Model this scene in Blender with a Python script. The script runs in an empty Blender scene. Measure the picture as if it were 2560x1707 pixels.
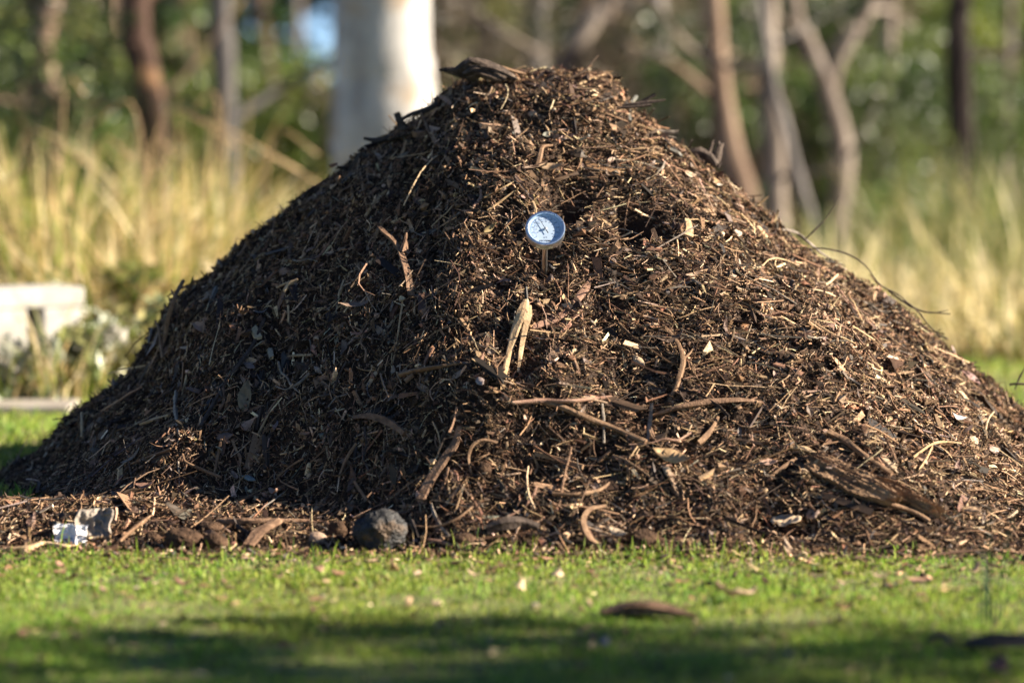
import bpy, math, random
import numpy as np
from mathutils import Vector, Matrix

# ------------------------------------------------------------------ camera, sky, sun, exposure
SC = bpy.context.scene
COL = SC.collection
F = 7424.0                       # focal length in pixels of the 2560 wide photograph
CU, CV, HORIZON = 1280.0, 853.5, 290.0
CAM = np.array([0.0, -7.0, 0.86])
PITCH = math.atan((CV - HORIZON) / F)
cd = bpy.data.cameras.new('camera')
cam = bpy.data.objects.new('camera', cd); COL.objects.link(cam)
cam.location = CAM; cam.rotation_euler = (math.radians(90) - PITCH, 0, 0)
cd.sensor_width = 36.0; cd.lens = F / 2560 * 36.0
cd.clip_start = 0.05; cd.clip_end = 2000
cd.dof.use_dof = True; cd.dof.focus_distance = 6.36
cd.dof.aperture_fstop = (cd.lens / 1000) / 0.064
cd.dof.aperture_blades = 0
SC.camera = cam

SUN_EL, SUN_AZ = 24.8, -4.0      # azimuth counted from +X towards +Y
w = bpy.data.worlds.new('World'); SC.world = w; w.use_nodes = True
nt = w.node_tree
sky = nt.nodes.new('ShaderNodeTexSky'); sky.sky_type = 'NISHITA'; sky.sun_disc = False
sky.sun_elevation = math.radians(SUN_EL); sky.sun_rotation = math.radians(90 - SUN_AZ)
sky.altitude = 3000; sky.air_density = 0.6; sky.dust_density = 0.2; sky.ozone_density = 3.0
nt.links.new(sky.outputs[0], nt.nodes['Background'].inputs['Color'])
nt.nodes['Background'].inputs['Strength'].default_value = 0.05
sl = bpy.data.lights.new('sun', 'SUN'); so = bpy.data.objects.new('sun', sl); COL.objects.link(so)
sl.energy = 5.0; sl.angle = math.radians(0.5); sl.color = (1.0, 0.88, 0.72)
e_, a_ = math.radians(SUN_EL), math.radians(SUN_AZ)
SUN = np.array([math.cos(e_) * math.cos(a_), math.cos(e_) * math.sin(a_), math.sin(e_)])
so.rotation_euler = Vector(SUN).to_track_quat('Z', 'Y').to_euler()
so.location = (12, 0, 8)
SC.view_settings.view_transform = 'Standard'; SC.view_settings.look = 'None'
SC.view_settings.exposure = 1.9; SC.view_settings.gamma = 1.0
SC.cycles.use_denoising = True
SC.cycles.max_bounces = 8
SC.cycles.transparent_max_bounces = 12

# ------------------------------------------------------------------ helpers
rng = np.random.default_rng(7)
random.seed(7)
K = 1.0884                        # 2352 wide view -> 2560 wide photograph
cp_, sp_ = math.cos(PITCH), math.sin(PITCH)
FW = np.array([0, cp_, -sp_]); UP = np.array([0, sp_, cp_]); RT = np.array([1.0, 0, 0])

def ray(u, v):
    d = FW + RT * (u - CU) / F + UP * (CV - v) / F
    return d / d[1]               # unit step in depth Y

def at(u, v, depth):              # point of the ray at a distance in depth
    return CAM + ray(u, v) * depth

def proj(p):
    q = np.asarray(p) - CAM
    z = q @ FW
    return CU + F * (q @ RT) / z, CV - F * (q @ UP) / z

def ground_d(v):                  # depth at which a pixel row meets the ground
    d = ray(CU, v)
    return -CAM[2] / d[2]

def np_mesh(name, V, faces, col=None, mat=None, smooth=False, parent=None, loc=None, rim=None):
    V = np.asarray(V, dtype=np.float32).reshape(-1, 3)
    if loc is not None: V = V - np.asarray(loc, dtype=np.float32)
    me = bpy.data.meshes.new(name)
    me.vertices.add(len(V)); me.vertices.foreach_set('co', V.ravel())
    idx = np.concatenate([np.asarray(f).ravel() for f in faces]).astype(np.int32)
    sizes = np.concatenate([np.full(len(f), np.asarray(f).shape[1]) for f in faces])
    starts = np.concatenate([[0], np.cumsum(sizes)[:-1]]).astype(np.int32)
    me.loops.add(len(idx)); me.loops.foreach_set('vertex_index', idx)
    me.polygons.add(len(sizes)); me.polygons.foreach_set('loop_start', starts)
    me.polygons.foreach_set('use_smooth', np.full(len(sizes), smooth))
    me.update(calc_edges=True)
    if col is not None:
        c = np.ones((len(V), 4), dtype=np.float32); c[:, :3] = np.clip(col, 0, 1)
        at_ = me.attributes.new('Col', 'FLOAT_COLOR', 'POINT'); at_.data.foreach_set('color', c.ravel())
    if mat: me.materials.append(mat)
    o = bpy.data.objects.new(name, me); COL.objects.link(o)
    if loc is not None and parent is None: o.location = tuple(float(x) for x in loc)
    if parent is not None: o.parent = parent
    return o

def tag(o, label=None, cat=None, group=None, kind=None):
    if label: o['label'] = label
    if cat: o['category'] = cat
    if group: o['group'] = group
    if kind: o['kind'] = kind
    return o

def empty(name, loc):
    o = bpy.data.objects.new(name, None); COL.objects.link(o)
    o.location = tuple(float(x) for x in loc); o.empty_display_size = 0.1
    return o

def hash2(ix, iy, seed):
    h = (ix.astype(np.int64) * 374761393 + iy.astype(np.int64) * 668265263 + seed * 982451653) & 0x7fffffff
    h = ((h ^ (h >> 13)) * 1274126177) & 0x7fffffff
    return ((h ^ (h >> 16)) & 0xffff) / 65535.0

def vnoise(x, y, f, seed=0):      # value noise in -1..1
    x = np.asarray(x) * f + 137.3; y = np.asarray(y) * f + 59.1
    ix, iy = np.floor(x), np.floor(y); fx, fy = x - ix, y - iy
    fx = fx * fx * fx * (fx * (fx * 6 - 15) + 10); fy = fy * fy * fy * (fy * (fy * 6 - 15) + 10)
    a = hash2(ix, iy, seed); b = hash2(ix + 1, iy, seed); c = hash2(ix, iy + 1, seed); d = hash2(ix + 1, iy + 1, seed)
    return 2 * ((a * (1 - fx) + b * fx) * (1 - fy) + (c * (1 - fx) + d * fx) * fy) - 1

def unit(v):
    return v / np.maximum(np.linalg.norm(v, axis=-1, keepdims=True), 1e-9)

# ------------------------------------------------------------------ materials
def new_mat(name):
    m = bpy.data.materials.new(name); m.use_nodes = True
    return m, m.node_tree.nodes, m.node_tree.links, m.node_tree.nodes['Principled BSDF']

def attr_mat(name, rough=0.8, spec=0.3, nscale=250.0, lo=0.65, hi=1.25, bump=0.0, translucent=0.0):
    m, n, l, p = new_mat(name)
    a = n.new('ShaderNodeAttribute'); a.attribute_name = 'Col'
    tc = n.new('ShaderNodeTexCoord'); nz = n.new('ShaderNodeTexNoise'); nz.inputs['Scale'].default_value = nscale
    nz.inputs['Detail'].default_value = 3
    l.new(tc.outputs['Object'], nz.inputs['Vector'])
    mr = n.new('ShaderNodeMapRange'); mr.inputs['From Min'].default_value = 0.3; mr.inputs['From Max'].default_value = 0.7
    mr.inputs['To Min'].default_value = lo; mr.inputs['To Max'].default_value = hi
    l.new(nz.outputs['Fac'], mr.inputs['Value'])
    vm = n.new('ShaderNodeVectorMath'); vm.operation = 'SCALE'
    l.new(a.outputs['Color'], vm.inputs[0]); l.new(mr.outputs[0], vm.inputs['Scale'])
    l.new(vm.outputs[0], p.inputs['Base Color'])
    p.inputs['Roughness'].default_value = rough; p.inputs['Specular IOR Level'].default_value = spec
    if bump:
        b = n.new('ShaderNodeBump'); b.inputs['Strength'].default_value = bump; b.inputs['Distance'].default_value = 0.003
        l.new(nz.outputs['Fac'], b.inputs['Height']); l.new(b.outputs[0], p.inputs['Normal'])
    if translucent:
        t = n.new('ShaderNodeBsdfTranslucent'); mx = n.new('ShaderNodeMixShader'); mx.inputs[0].default_value = translucent
        l.new(vm.outputs[0], t.inputs['Color'])
        l.new(p.outputs[0], mx.inputs[1]); l.new(t.outputs[0], mx.inputs[2])
        l.new(mx.outputs[0], n['Material Output'].inputs['Surface'])
    return m

def noise_mat(name, stops, scale=8.0, detail=6, rough=0.85, spec=0.25, bump=0.3, dist=0.004, stretch=(1, 1, 1), scale2=None, spots=None):
    """stops: [(pos, rgb), ...] read through a noise; spots: (rgb, scale, threshold) a second patchy colour."""
    m, n, l, p = new_mat(name)
    tc = n.new('ShaderNodeTexCoord'); mp = n.new('ShaderNodeMapping'); mp.inputs['Scale'].default_value = stretch
    l.new(tc.outputs['Object'], mp.inputs['Vector'])
    nz = n.new('ShaderNodeTexNoise'); nz.inputs['Scale'].default_value = scale; nz.inputs['Detail'].default_value = detail
    nz.inputs['Roughness'].default_value = 0.65
    l.new(mp.outputs[0], nz.inputs['Vector'])
    cr = n.new('ShaderNodeValToRGB')
    while len(cr.color_ramp.elements) < len(stops): cr.color_ramp.elements.new(0.5)
    for e, (ps, c) in zip(cr.color_ramp.elements, stops):
        e.position = ps; e.color = (*c, 1)
    l.new(nz.outputs['Fac'], cr.inputs[0])
    out = cr.outputs[0]
    if spots:
        n2 = n.new('ShaderNodeTexNoise'); n2.inputs['Scale'].default_value = spots[1]; n2.inputs['Detail'].default_value = 4
        l.new(tc.outputs['Object'], n2.inputs['Vector'])
        mr = n.new('ShaderNodeMapRange'); mr.inputs['From Min'].default_value = spots[2] - 0.04; mr.inputs['From Max'].default_value = spots[2] + 0.04
        l.new(n2.outputs['Fac'], mr.inputs['Value'])
        mx = n.new('ShaderNodeMix'); mx.data_type = 'RGBA'
        l.new(mr.outputs[0], mx.inputs['Factor']); l.new(out, mx.inputs['A']); mx.inputs['B'].default_value = (*spots[0], 1)
        out = mx.outputs['Result']
    l.new(out, p.inputs['Base Color'])
    p.inputs['Roughness'].default_value = rough; p.inputs['Specular IOR Level'].default_value = spec
    if bump:
        n3 = n.new('ShaderNodeTexNoise'); n3.inputs['Scale'].default_value = scale2 or scale * 4; n3.inputs['Detail'].default_value = 6
        l.new(mp.outputs[0], n3.inputs['Vector'])
        b = n.new('ShaderNodeBump'); b.inputs['Strength'].default_value = bump; b.inputs['Distance'].default_value = dist
        l.new(n3.outputs['Fac'], b.inputs['Height']); l.new(b.outputs[0], p.inputs['Normal'])
    return m

def metal_mat(name, c, rough):
    m, n, l, p = new_mat(name)
    p.inputs['Base Color'].default_value = (*c, 1); p.inputs['Metallic'].default_value = 1.0
    tc = n.new('ShaderNodeTexCoord'); nz = n.new('ShaderNodeTexNoise'); nz.inputs['Scale'].default_value = 180
    l.new(tc.outputs['Object'], nz.inputs['Vector'])
    mr = n.new('ShaderNodeMapRange'); mr.inputs['To Min'].default_value = rough * 0.7; mr.inputs['To Max'].default_value = rough * 1.4
    l.new(nz.outputs['Fac'], mr.inputs['Value']); l.new(mr.outputs[0], p.inputs['Roughness'])
    return m

M_LITTER = attr_mat('litter', 0.8, 0.18, 300, 0.5, 1.4)
M_LEAFY = attr_mat('dry_leaf', 0.6, 0.35, 120, 0.75, 1.2, translucent=0.12)
M_GRASS = attr_mat('grass_blade', 0.55, 0.35, 40, 0.8, 1.2, translucent=0.45)
M_FOLIAGE = attr_mat('foliage', 0.36, 0.5, 3, 0.7, 1.25, translucent=0.32)
M_HUMUS = noise_mat('humus', [(0.3, (0.016, 0.009, 0.006)), (0.5, (0.035, 0.020, 0.012)), (0.7, (0.08, 0.046, 0.027))], 60, 8, 0.85, 0.25, 0.9, 0.006, scale2=260)
M_WOOD = {
    'pale': noise_mat('pale_split_wood', [(0.3, (0.30, 0.19, 0.10)), (0.5, (0.48, 0.33, 0.185)), (0.75, (0.62, 0.46, 0.28))], 50, 6, 0.75, 0.3, 0.5, 0.002, spots=((0.20, 0.12, 0.07), 120, 0.64)),
    'straw': noise_mat('straw_stem', [(0.3, (0.26, 0.165, 0.08)), (0.6, (0.44, 0.30, 0.16))], 60, 4, 0.65, 0.35, 0.3, 0.001),
    'tan': noise_mat('tan_stick', [(0.3, (0.11, 0.062, 0.034)), (0.5, (0.20, 0.118, 0.066)), (0.7, (0.31, 0.20, 0.118))], 55, 6, 0.8, 0.3, 0.5, 0.002),
    'brown': noise_mat('brown_bark', [(0.3, (0.08, 0.045, 0.028)), (0.5, (0.17, 0.10, 0.06)), (0.72, (0.30, 0.19, 0.12))], 50, 7, 0.85, 0.25, 0.8, 0.003),
    'rust': noise_mat('reddish_bark', [(0.3, (0.14, 0.075, 0.05)), (0.5, (0.27, 0.155, 0.105)), (0.72, (0.36, 0.235, 0.165))], 50, 6, 0.75, 0.3, 0.5, 0.002),
    'dark': noise_mat('dark_stick', [(0.3, (0.028, 0.019, 0.015)), (0.5, (0.06, 0.042, 0.032)), (0.7, (0.12, 0.088, 0.068))], 50, 7, 0.8, 0.3, 0.7, 0.003),
    'char': noise_mat('charred_wood', [(0.3, (0.022, 0.017, 0.015)), (0.55, (0.055, 0.042, 0.035)), (0.75, (0.15, 0.12, 0.10))], 35, 8, 0.75, 0.35, 0.9, 0.004),
    'charl': noise_mat('cracked_charred_wood', [(0.3, (0.018, 0.013, 0.011)), (0.5, (0.06, 0.044, 0.034)), (0.7, (0.17, 0.125, 0.095))], 45, 8, 0.85, 0.2, 1.0, 0.004, scale2=160),
    'grey': noise_mat('weathered_stick', [(0.3, (0.09, 0.075, 0.06)), (0.5, (0.19, 0.155, 0.12)), (0.7, (0.33, 0.28, 0.225))], 60, 6, 0.8, 0.3, 0.5, 0.002),
    'board': noise_mat('weathered_board', [(0.28, (0.05, 0.028, 0.017)), (0.5, (0.20, 0.122, 0.07)), (0.72, (0.36, 0.245, 0.15))], 22, 8, 0.9, 0.2, 0.9, 0.005, scale2=120),
}

# ------------------------------------------------------------------ the compost heap: height field
SIL = [(-420, 1330), (-200, 1262), (0, 1172), (98, 1110), (185, 1014), (316, 925), (359, 862), (424, 752), (544, 655), (610, 590), (697, 524), (805, 448),
       (914, 362), (1001, 306), (1080, 246), (1128, 208), (1200, 172), (1300, 164), (1420, 164), (1510, 172), (1556, 218), (1600, 272), (1676, 338),
       (1785, 416), (1894, 502), (2013, 610), (2166, 698), (2286, 785), (2395, 882), (2560, 1014), (2760, 1150), (2950, 1290)]
_sx, _sz = [], []
for (u, v) in SIL:
    p = at(u, v, 7.03); _sx.append(p[0]); _sz.append(p[2])
_sx = np.array(_sx); _sz = np.array(_sz) - 0.012
def profile(x):
    x = np.asarray(x); out = 0
    for k, wgt in ((-0.03, .25), (0, .5), (0.03, .25)):
        out = out + wgt * np.interp(x + k, _sx, _sz, left=-0.2, right=-0.2)
    return out

def base_height(x, y):
    f = np.maximum(-y, 0.0); bk = np.maximum(y - 0.05, 0.0)
    left = profile(np.minimum(x, 0.05) - 0.41 * f - 0.55 * bk)
    right = profile(np.maximum(x, 0.05) + 0.42 * f + 0.55 * bk)
    side = np.where(x < 0.05, left, right)
    yf = 1.17 - 0.68 * np.clip(-0.10 - x, 0, 0.42) - 0.10 * np.maximum(0, x - 0.75)
    front = (yf + y) * 0.86 + 0.03
    back = (1.08 - bk) * 0.9
    k = 0.045
    m = np.minimum(np.minimum(side, front), back)
    z = m - k * np.log(np.exp(-(side - m) / k) + np.exp(-(front - m) / k) + np.exp(-(back - m) / k))
    # low apron of spilt litter in front
    ap = 0.065 * np.clip((1.18 + y) / 0.26, -.8, 1) - 0.10 * np.clip(np.abs(x) - 1.5, 0, 2)
    ap = ap - np.clip(y + 0.85, 0, 3) * np.where(x < 0, 0.35, 0.2)
    m = np.maximum(z, ap); k = 0.02
    return m + k * np.log(np.exp((z - m) / k) + np.exp((ap - m) / k)) - 0.005

GX0, GX1, GY0, GY1, GS = -2.0, 2.1, -1.42, 1.15, 0.0062
gx = np.arange(GX0, GX1, GS); gy = np.arange(GY0, GY1, GS)
XX, YY = np.meshgrid(gx, gy)
# raise or lower the crest profile until the skyline of the heap is the one aimed at
for it in range(9):
    x_ = np.linspace(-2.0, 2.1, 165); y_ = np.linspace(-0.9, 1.12, 82)
    xx_, yy_ = np.meshgrid(x_, y_)
    pp = np.stack([xx_, yy_, base_height(xx_, yy_)], -1) - CAM
    zz = pp @ FW; uu = CU + F * pp[..., 0] / zz; vv = CV - F * (pp @ UP) / zz
    sky_ = np.array([min(np.interp(u, uu[j], vv[j]) for j in range(len(y_))) for (u, v) in SIL])
    _sz = _sz - np.clip((np.array([v for (u, v) in SIL]) + 12 - sky_), -120, 120) * 7.03 / F * .8
HB = base_height(XX, YY)
def bilin(A, x, y):
    fx = np.clip((np.asarray(x) - GX0) / GS, 0, len(gx) - 1.001); fy = np.clip((np.asarray(y) - GY0) / GS, 0, len(gy) - 1.001)
    ix = fx.astype(int); iy = fy.astype(int); tx = fx - ix; ty = fy - iy
    return (A[iy, ix] * (1 - tx) + A[iy, ix + 1] * tx) * (1 - ty) + (A[iy + 1, ix] * (1 - tx) + A[iy + 1, ix + 1] * tx) * ty
def hit_on(A, u, v):
    d = ray(u, v); t = np.arange(4.6, 8.6, 0.003)
    P = CAM + d * t[:, None]
    inside = (P[:, 0] > GX0) & (P[:, 0] < GX1) & (P[:, 1] > GY0) & (P[:, 1] < GY1)
    z = np.where(inside, bilin(A, P[:, 0], P[:, 1]), -1); z = np.maximum(z, 0.0)
    k = np.argmax(P[:, 2] < z)
    if P[k, 2] >= z[k]: return None
    return P[k]
HOLES = [(*hit_on(HB, 1590, 524)[:2], .060), (*hit_on(HB, 1415, 494)[:2], .034), (*hit_on(HB, 1362, 688)[:2], .018)]
amp = np.clip(HB / 0.15, 0.25, 1) * (1 - .35 * np.clip((-.2 - XX) / .2, 0, 1)) * (1 - .75 * np.exp(-((XX - .03) / .30) ** 2 - ((YY - .02) / .22) ** 2))
H = HB + amp * (0.022 * vnoise(XX, YY, 2.6, 1) + 0.020 * vnoise(XX, YY, 6, 2) + 0.017 * vnoise(XX, YY, 13, 3)
               + 0.012 * vnoise(XX, YY, 27, 4) + 0.008 * vnoise(XX, YY, 55, 5)) + 0.003 * vnoise(XX, YY, 130, 6)
for (u, v, dz, s) in [(1588, 522, -0.24, 0.040), (1596, 470, 0.03, 0.03), (1650, 520, 0.03, 0.03), (1405, 488, -0.15, 0.028), (1432, 502, -0.06, 0.02), (1450, 470, -0.05, 0.02), (1290, 960, -0.06, 0.04),
                      (1200, 1000, 0.05, 0.07), (1330, 1040, 0.03, 0.08), (1100, 1110, -0.04, 0.05), (1905, 1290, -0.05, 0.04), (2010, 1290, -0.04, 0.035),
                      (1360, 1170, -0.04, 0.05), (1505, 1140, -0.035, 0.04), (1010, 420, -0.03, 0.03), (1120, 500, -0.03, 0.05), (1700, 760, 0.02, 0.1),
                      (1560, 640, 0.02, 0.08), (1650, 350, -0.03, 0.02), (700, 880, -0.03, 0.05), (330, 1030, -0.035, 0.04), (800, 1060, 0.03, 0.08), (940, 760, 0.02, 0.07),
                      (1362, 686, -0.05, 0.020), (1900, 800, -0.03, 0.04), (1080, 820, 0.025, 0.05), (2100, 880, 0.02, 0.07), (2330, 1090, 0.02, 0.06), (1760, 1010, 0.025, 0.07)]:
    p = hit_on(HB, u, v)
    if p is None: continue
    H += dz * np.exp(-((XX - p[0]) ** 2 + (YY - p[1]) ** 2) / (2 * s * s))
# settle the crest so that bumps and loose pieces do not lift the skyline
for it in range(3):
    pp = np.stack([XX, YY, H], -1)[:, ::4] - CAM; zz = pp @ FW; uu = CU + F * pp[..., 0] / zz; vv = CV - F * (pp @ UP) / zz
    er = np.array([min(np.interp(u, uu[j], vv[j]) for j in range(0, len(gy), 4)) - v - 22 for (u, v) in SIL[2:-1]])
    dz_ = np.interp(gx, _sx[2:-1], np.clip(er, -40, 40) * 7.0 / F)
    H += dz_[None] * np.exp(-(YY / .4) ** 2)
GZ_Y, GZ_X = np.gradient(HB + amp * (0.020 * vnoise(XX, YY, 2.6, 1) + 0.016 * vnoise(XX, YY, 6, 2)), GS)
def hz(x, y): return bilin(H, x, y)
def hn(x, y):
    g = np.stack([-bilin(GZ_X, x, y), -bilin(GZ_Y, x, y), np.ones(np.shape(x))], -1)
    return unit(g)
def hit(u, v):
    p = hit_on(H, u, v)
    if p is None: p = at(u, v, 7.03)
    return p
def normal_at(p):
    if p[2] < 0.012 and p[1] < -1.1: return np.array([0, 0, 1.0])
    return hn(np.array([p[0]]), np.array([p[1]]))[0]

def grid_faces(nx, ny):
    i = np.arange(nx - 1)[None, :] + np.arange(ny - 1)[:, None] * nx
    i = i.ravel()
    return np.stack([i, i + 1, i + 1 + nx, i + nx], 1)

HV = np.stack([XX, YY, np.maximum(H, -0.05)], -1).reshape(-1, 3)
heap = np_mesh('compost_heap', HV, [grid_faces(len(gx), len(gy))], mat=M_HUMUS, smooth=True, loc=(0.05, -0.05, 0))
tag(heap, 'large dark brown heap of chipped bark, twigs and soil standing on the lawn', 'compost heap')

# ------------------------------------------------------------------ bulk pieces (numpy)
def frames(n, ang, tilt, roll):
    down = np.zeros_like(n); down[:, 2] = -1
    d = down - n * np.sum(down * n, 1, keepdims=True)
    d[:, 0] += 1e-4; d = unit(d); e = np.cross(n, d)
    t = d * np.cos(ang)[:, None] + e * np.sin(ang)[:, None]
    t2 = t * np.cos(tilt)[:, None] + n * np.sin(tilt)[:, None]
    n2 = n * np.cos(tilt)[:, None] - t * np.sin(tilt)[:, None]
    b = np.cross(n2, t2)
    b2 = b * np.cos(roll)[:, None] + n2 * np.sin(roll)[:, None]
    n3 = n2 * np.cos(roll)[:, None] - b * np.sin(roll)[:, None]
    return t2, b2, n3
def put(T, fr, loc):
    t, b, n = fr
    return loc[:, None] + T[..., 0:1] * t[:, None] + T[..., 1:2] * b[:, None] + T[..., 2:3] * n[:, None]
def R(a, b, n): return rng.uniform(a, b, n)

def t_chip(L, W, Hh):
    n = len(L)
    c = np.array([[-.5, -.5, -.5], [.5, -.5, -.5], [.5, .5, -.5], [-.5, .5, -.5], [-.5, -.5, .5], [.5, -.5, .5], [.5, .5, .5], [-.5, .5, .5]])
    T = c[None] * np.stack([L, W, Hh], 1)[:, None] * (1 + rng.uniform(-.38, .3, (n, 8, 3)))
    tap = R(0.25, 1, n); T[:, [1, 2, 5, 6], 1] *= tap[:, None]
    bend = R(-.15, .15, n) * L
    T[..., 2] += bend[:, None] * (T[..., 0] / L[:, None]) ** 2 * 2
    return T, [np.array([[0, 3, 2, 1], [4, 5, 6, 7], [0, 1, 5, 4], [1, 2, 6, 5], [2, 3, 7, 6], [3, 0, 4, 7]])]
def t_twig(L, r, bend, sides=4, st=5, kink=0.0):
    n = len(L); s = np.linspace(-.5, .5, st)
    bx = rng.normal(0, 1, (n, 2)) * bend[:, None]
    a = np.arange(sides) / sides * 2 * math.pi
    T = np.zeros((n, st, sides, 3))
    rr = r[:, None] * (1 - R(0, .6, n)[:, None] * (s + .5)[None]) * rng.uniform(.8, 1.2, (n, st))
    kk = np.cumsum(rng.normal(0, 1, (n, st, 2)) * kink, 1) * L[:, None, None] / st
    cy = bx[:, 0:1] * L[:, None] * (s ** 2)[None] + kk[..., 0]; cz = bx[:, 1:2] * L[:, None] * (s ** 2 - .12)[None] * .6 + kk[..., 1] * .6
    T[..., 0] = (L[:, None] * s[None])[..., None]
    T[..., 1] = cy[..., None] + rr[..., None] * np.cos(a); T[..., 2] = cz[..., None] + rr[..., None] * np.sin(a)
    q = []
    for i in range(st - 1):
        for j in range(sides):
            k = (j + 1) % sides
            q.append([i * sides + j, i * sides + k, (i + 1) * sides + k, (i + 1) * sides + j])
    caps = [[(st - 1) * sides + j for j in range(sides)], list(range(sides))[::-1]]
    fl = [np.array(q)]
    fl.append(np.array(caps))
    return T.reshape(n, -1, 3), fl
def t_leaf(L, W, curl, fold, st=6, wob=0.0):
    n = len(L); s = np.linspace(0, 1, st)
    wd = np.sin(np.pi * np.clip(s, 0.02, 0.98)) ** 0.8 * (1.15 - .4 * s)
    T = np.zeros((n, st, 3, 3))
    for j, sg in enumerate((-1, 0, 1)):
        T[:, :, j, 0] = L[:, None] * (s - .5)
        T[:, :, j, 1] = sg * .5 * W[:, None] * wd[None] + (L * R(-.12, .12, n))[:, None] * (s - .5) ** 2 * 2
        T[:, :, j, 2] = curl[:, None] * L[:, None] * (s - .5) ** 2 * 2 + abs(sg) * fold[:, None] * W[:, None] * wd[None]
    if wob: T[..., 2] += rng.normal(0, 1, (n, st, 3)) * wob * W[:, None, None]
    q = []
    for i in range(st - 1):
        for j in range(2):
            q.append([i * 3 + j, i * 3 + j + 1, (i + 1) * 3 + j + 1, (i + 1) * 3 + j])
    return T.reshape(n, -1, 3), [np.array(q)]
def t_clod(r):
    n = len(r)
    c = np.array([[1, 0, 0], [-1, 0, 0], [0, 1, 0], [0, -1, 0], [0, 0, 1], [0, 0, -1.]])
    T = c[None] * r[:, None, None] * rng.uniform(.5, 1.4, (n, 6, 1)) + rng.normal(0, .22, (n, 6, 3)) * r[:, None, None]
    return T, [np.array([[0, 2, 4], [2, 1, 4], [1, 3, 4], [3, 0, 4], [2, 0, 5], [1, 2, 5], [3, 1, 5], [0, 3, 5]])]

def bulk(name, parts, mat, parent=None, smooth=False):
    Vs, Fs, Cs, off = [], {}, [], 0
    for (V, fl, c) in parts:
        n, m = V.shape[:2]
        for f in fl:
            k = f.shape[1]
            Fs.setdefault(k, []).append((f[None] + (np.arange(n) * m)[:, None, None] + off).reshape(-1, k))
        Vs.append(V.reshape(-1, 3)); Cs.append(np.repeat(c, m, 0) if c.ndim == 2 else c.reshape(-1, 3)); off += n * m
    V = np.concatenate(Vs); C = np.concatenate(Cs)
    o = np_mesh(name, V, [np.concatenate(v) for v in Fs.values()], C, mat, smooth)
    if parent is not None:
        o.parent = parent; o.matrix_parent_inverse = Matrix.Translation(-Vector(parent.location))
    return o

def palette(n, cols, wts, jit=0.25):
    c = np.array(cols)[rng.choice(len(cols), n, p=np.array(wts) / sum(wts))]
    return c * np.exp(rng.normal(0, jit, (n, 1))) * np.exp(rng.normal(0, .05, (n, 3)))

def sample_heap(n, x0=-1.5, x1=1.5, y0=-1.26, y1=0.22, wfun=None):
    xs, ys = [], []; got = 0
    while got < n:
        x = R(x0, x1, n); y = R(y0, y1, n)
        g = 1 + bilin(GZ_X, x, y) ** 2 + bilin(GZ_Y, x, y) ** 2
        p = np.sqrt(g) / 1.6
        h = hz(x, y)
        p = p * np.where(h < 0.004, np.clip(1 + (h - 0.004) / 0.05, 0, 1) * .35, 1)
        for (hx_, hy_, hr_) in HOLES: p = p * np.where((x - hx_) ** 2 + (y - hy_) ** 2 < hr_ ** 2, .04, 1)
        if wfun is not None: p = p * wfun(x, y, h)
        k = rng.random(n) < p
        xs.append(x[k]); ys.append(y[k]); got += k.sum()
    x = np.concatenate(xs)[:n]; y = np.concatenate(ys)[:n]
    z = np.maximum(hz(x, y), 0.0)
    return np.stack([x, y, z], 1), hn(x, y)

DK = [(0.019, 0.0125, 0.009), (0.036, 0.0235, 0.016), (0.064, 0.039, 0.025), (0.136, 0.079, 0.045), (0.255, 0.157, 0.091), (0.42, 0.285, 0.172), (0.56, 0.42, 0.275), (0.13, 0.11, 0.092), (0.20, 0.105, 0.060)]
def right_bias(x, y, h): return 0.45 + 0.55 * np.clip((x + 0.5) / 0.9, 0, 1) * np.clip(1.25 - h, 0.3, 1)
def top_bias(x, y, h): return 0.4 + 0.6 * np.clip(h / 0.8, 0, 1)

def lie(P):
    """how the pieces lie: mostly down the slope on the left face, across it on the right, a third at random"""
    n = len(P); m_ = np.where(P[:, 0] < -.15, .15, np.where(P[:, 0] < .1, .8, 1.35))
    return np.where(rng.random(n) < .62, rng.normal(m_, .55, n) + math.pi * (rng.random(n) < .5), R(0, 6.28, n))

# crumbs of soil and rotted wood
n = 95000
L_, N_ = sample_heap(n, wfun=top_bias)
r = 0.0022 * np.exp(rng.normal(0, .5, n)); r = np.clip(r, 0.001, 0.011)
V, fl = t_clod(r)
L_ = L_ + N_ * (R(-.2, 1.4, n) * r + R(0, .005, n))[:, None]
fr = frames(N_, R(0, 6.28, n), R(-1, 1, n), R(-1, 1, n))
crumbs = (put(V * np.array([1.3, 1, .8]), fr, L_), fl, palette(n, DK, [3, 5, 6, 5, 3, 1, .25, .6, .8]))
o = bulk('soil_crumb', [crumbs], M_LITTER, heap); o['kind'] = 'stuff'

# chips
n = 60000
L_, N_ = sample_heap(n, wfun=right_bias)
Ln = np.clip(0.0098 * np.exp(rng.normal(0, .55, n)), .005, .055); Wd = Ln * R(.09, .32, n); Hh = Wd * R(.25, .7, n)
V, fl = t_chip(Ln, Wd, Hh)
L_ = L_ + N_ * R(-.002, .010, n)[:, None]
fr = frames(N_, lie(L_), rng.normal(0, .48, n), rng.normal(0, .8, n))
chips = (put(V, fr, L_), fl, palette(n, DK, [2, 3, 5, 6, 7, 5, 1.2, 1.2, 1.2]))
o = bulk('wood_chip', [chips], M_LITTER, heap); o['kind'] = 'stuff'

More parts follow.
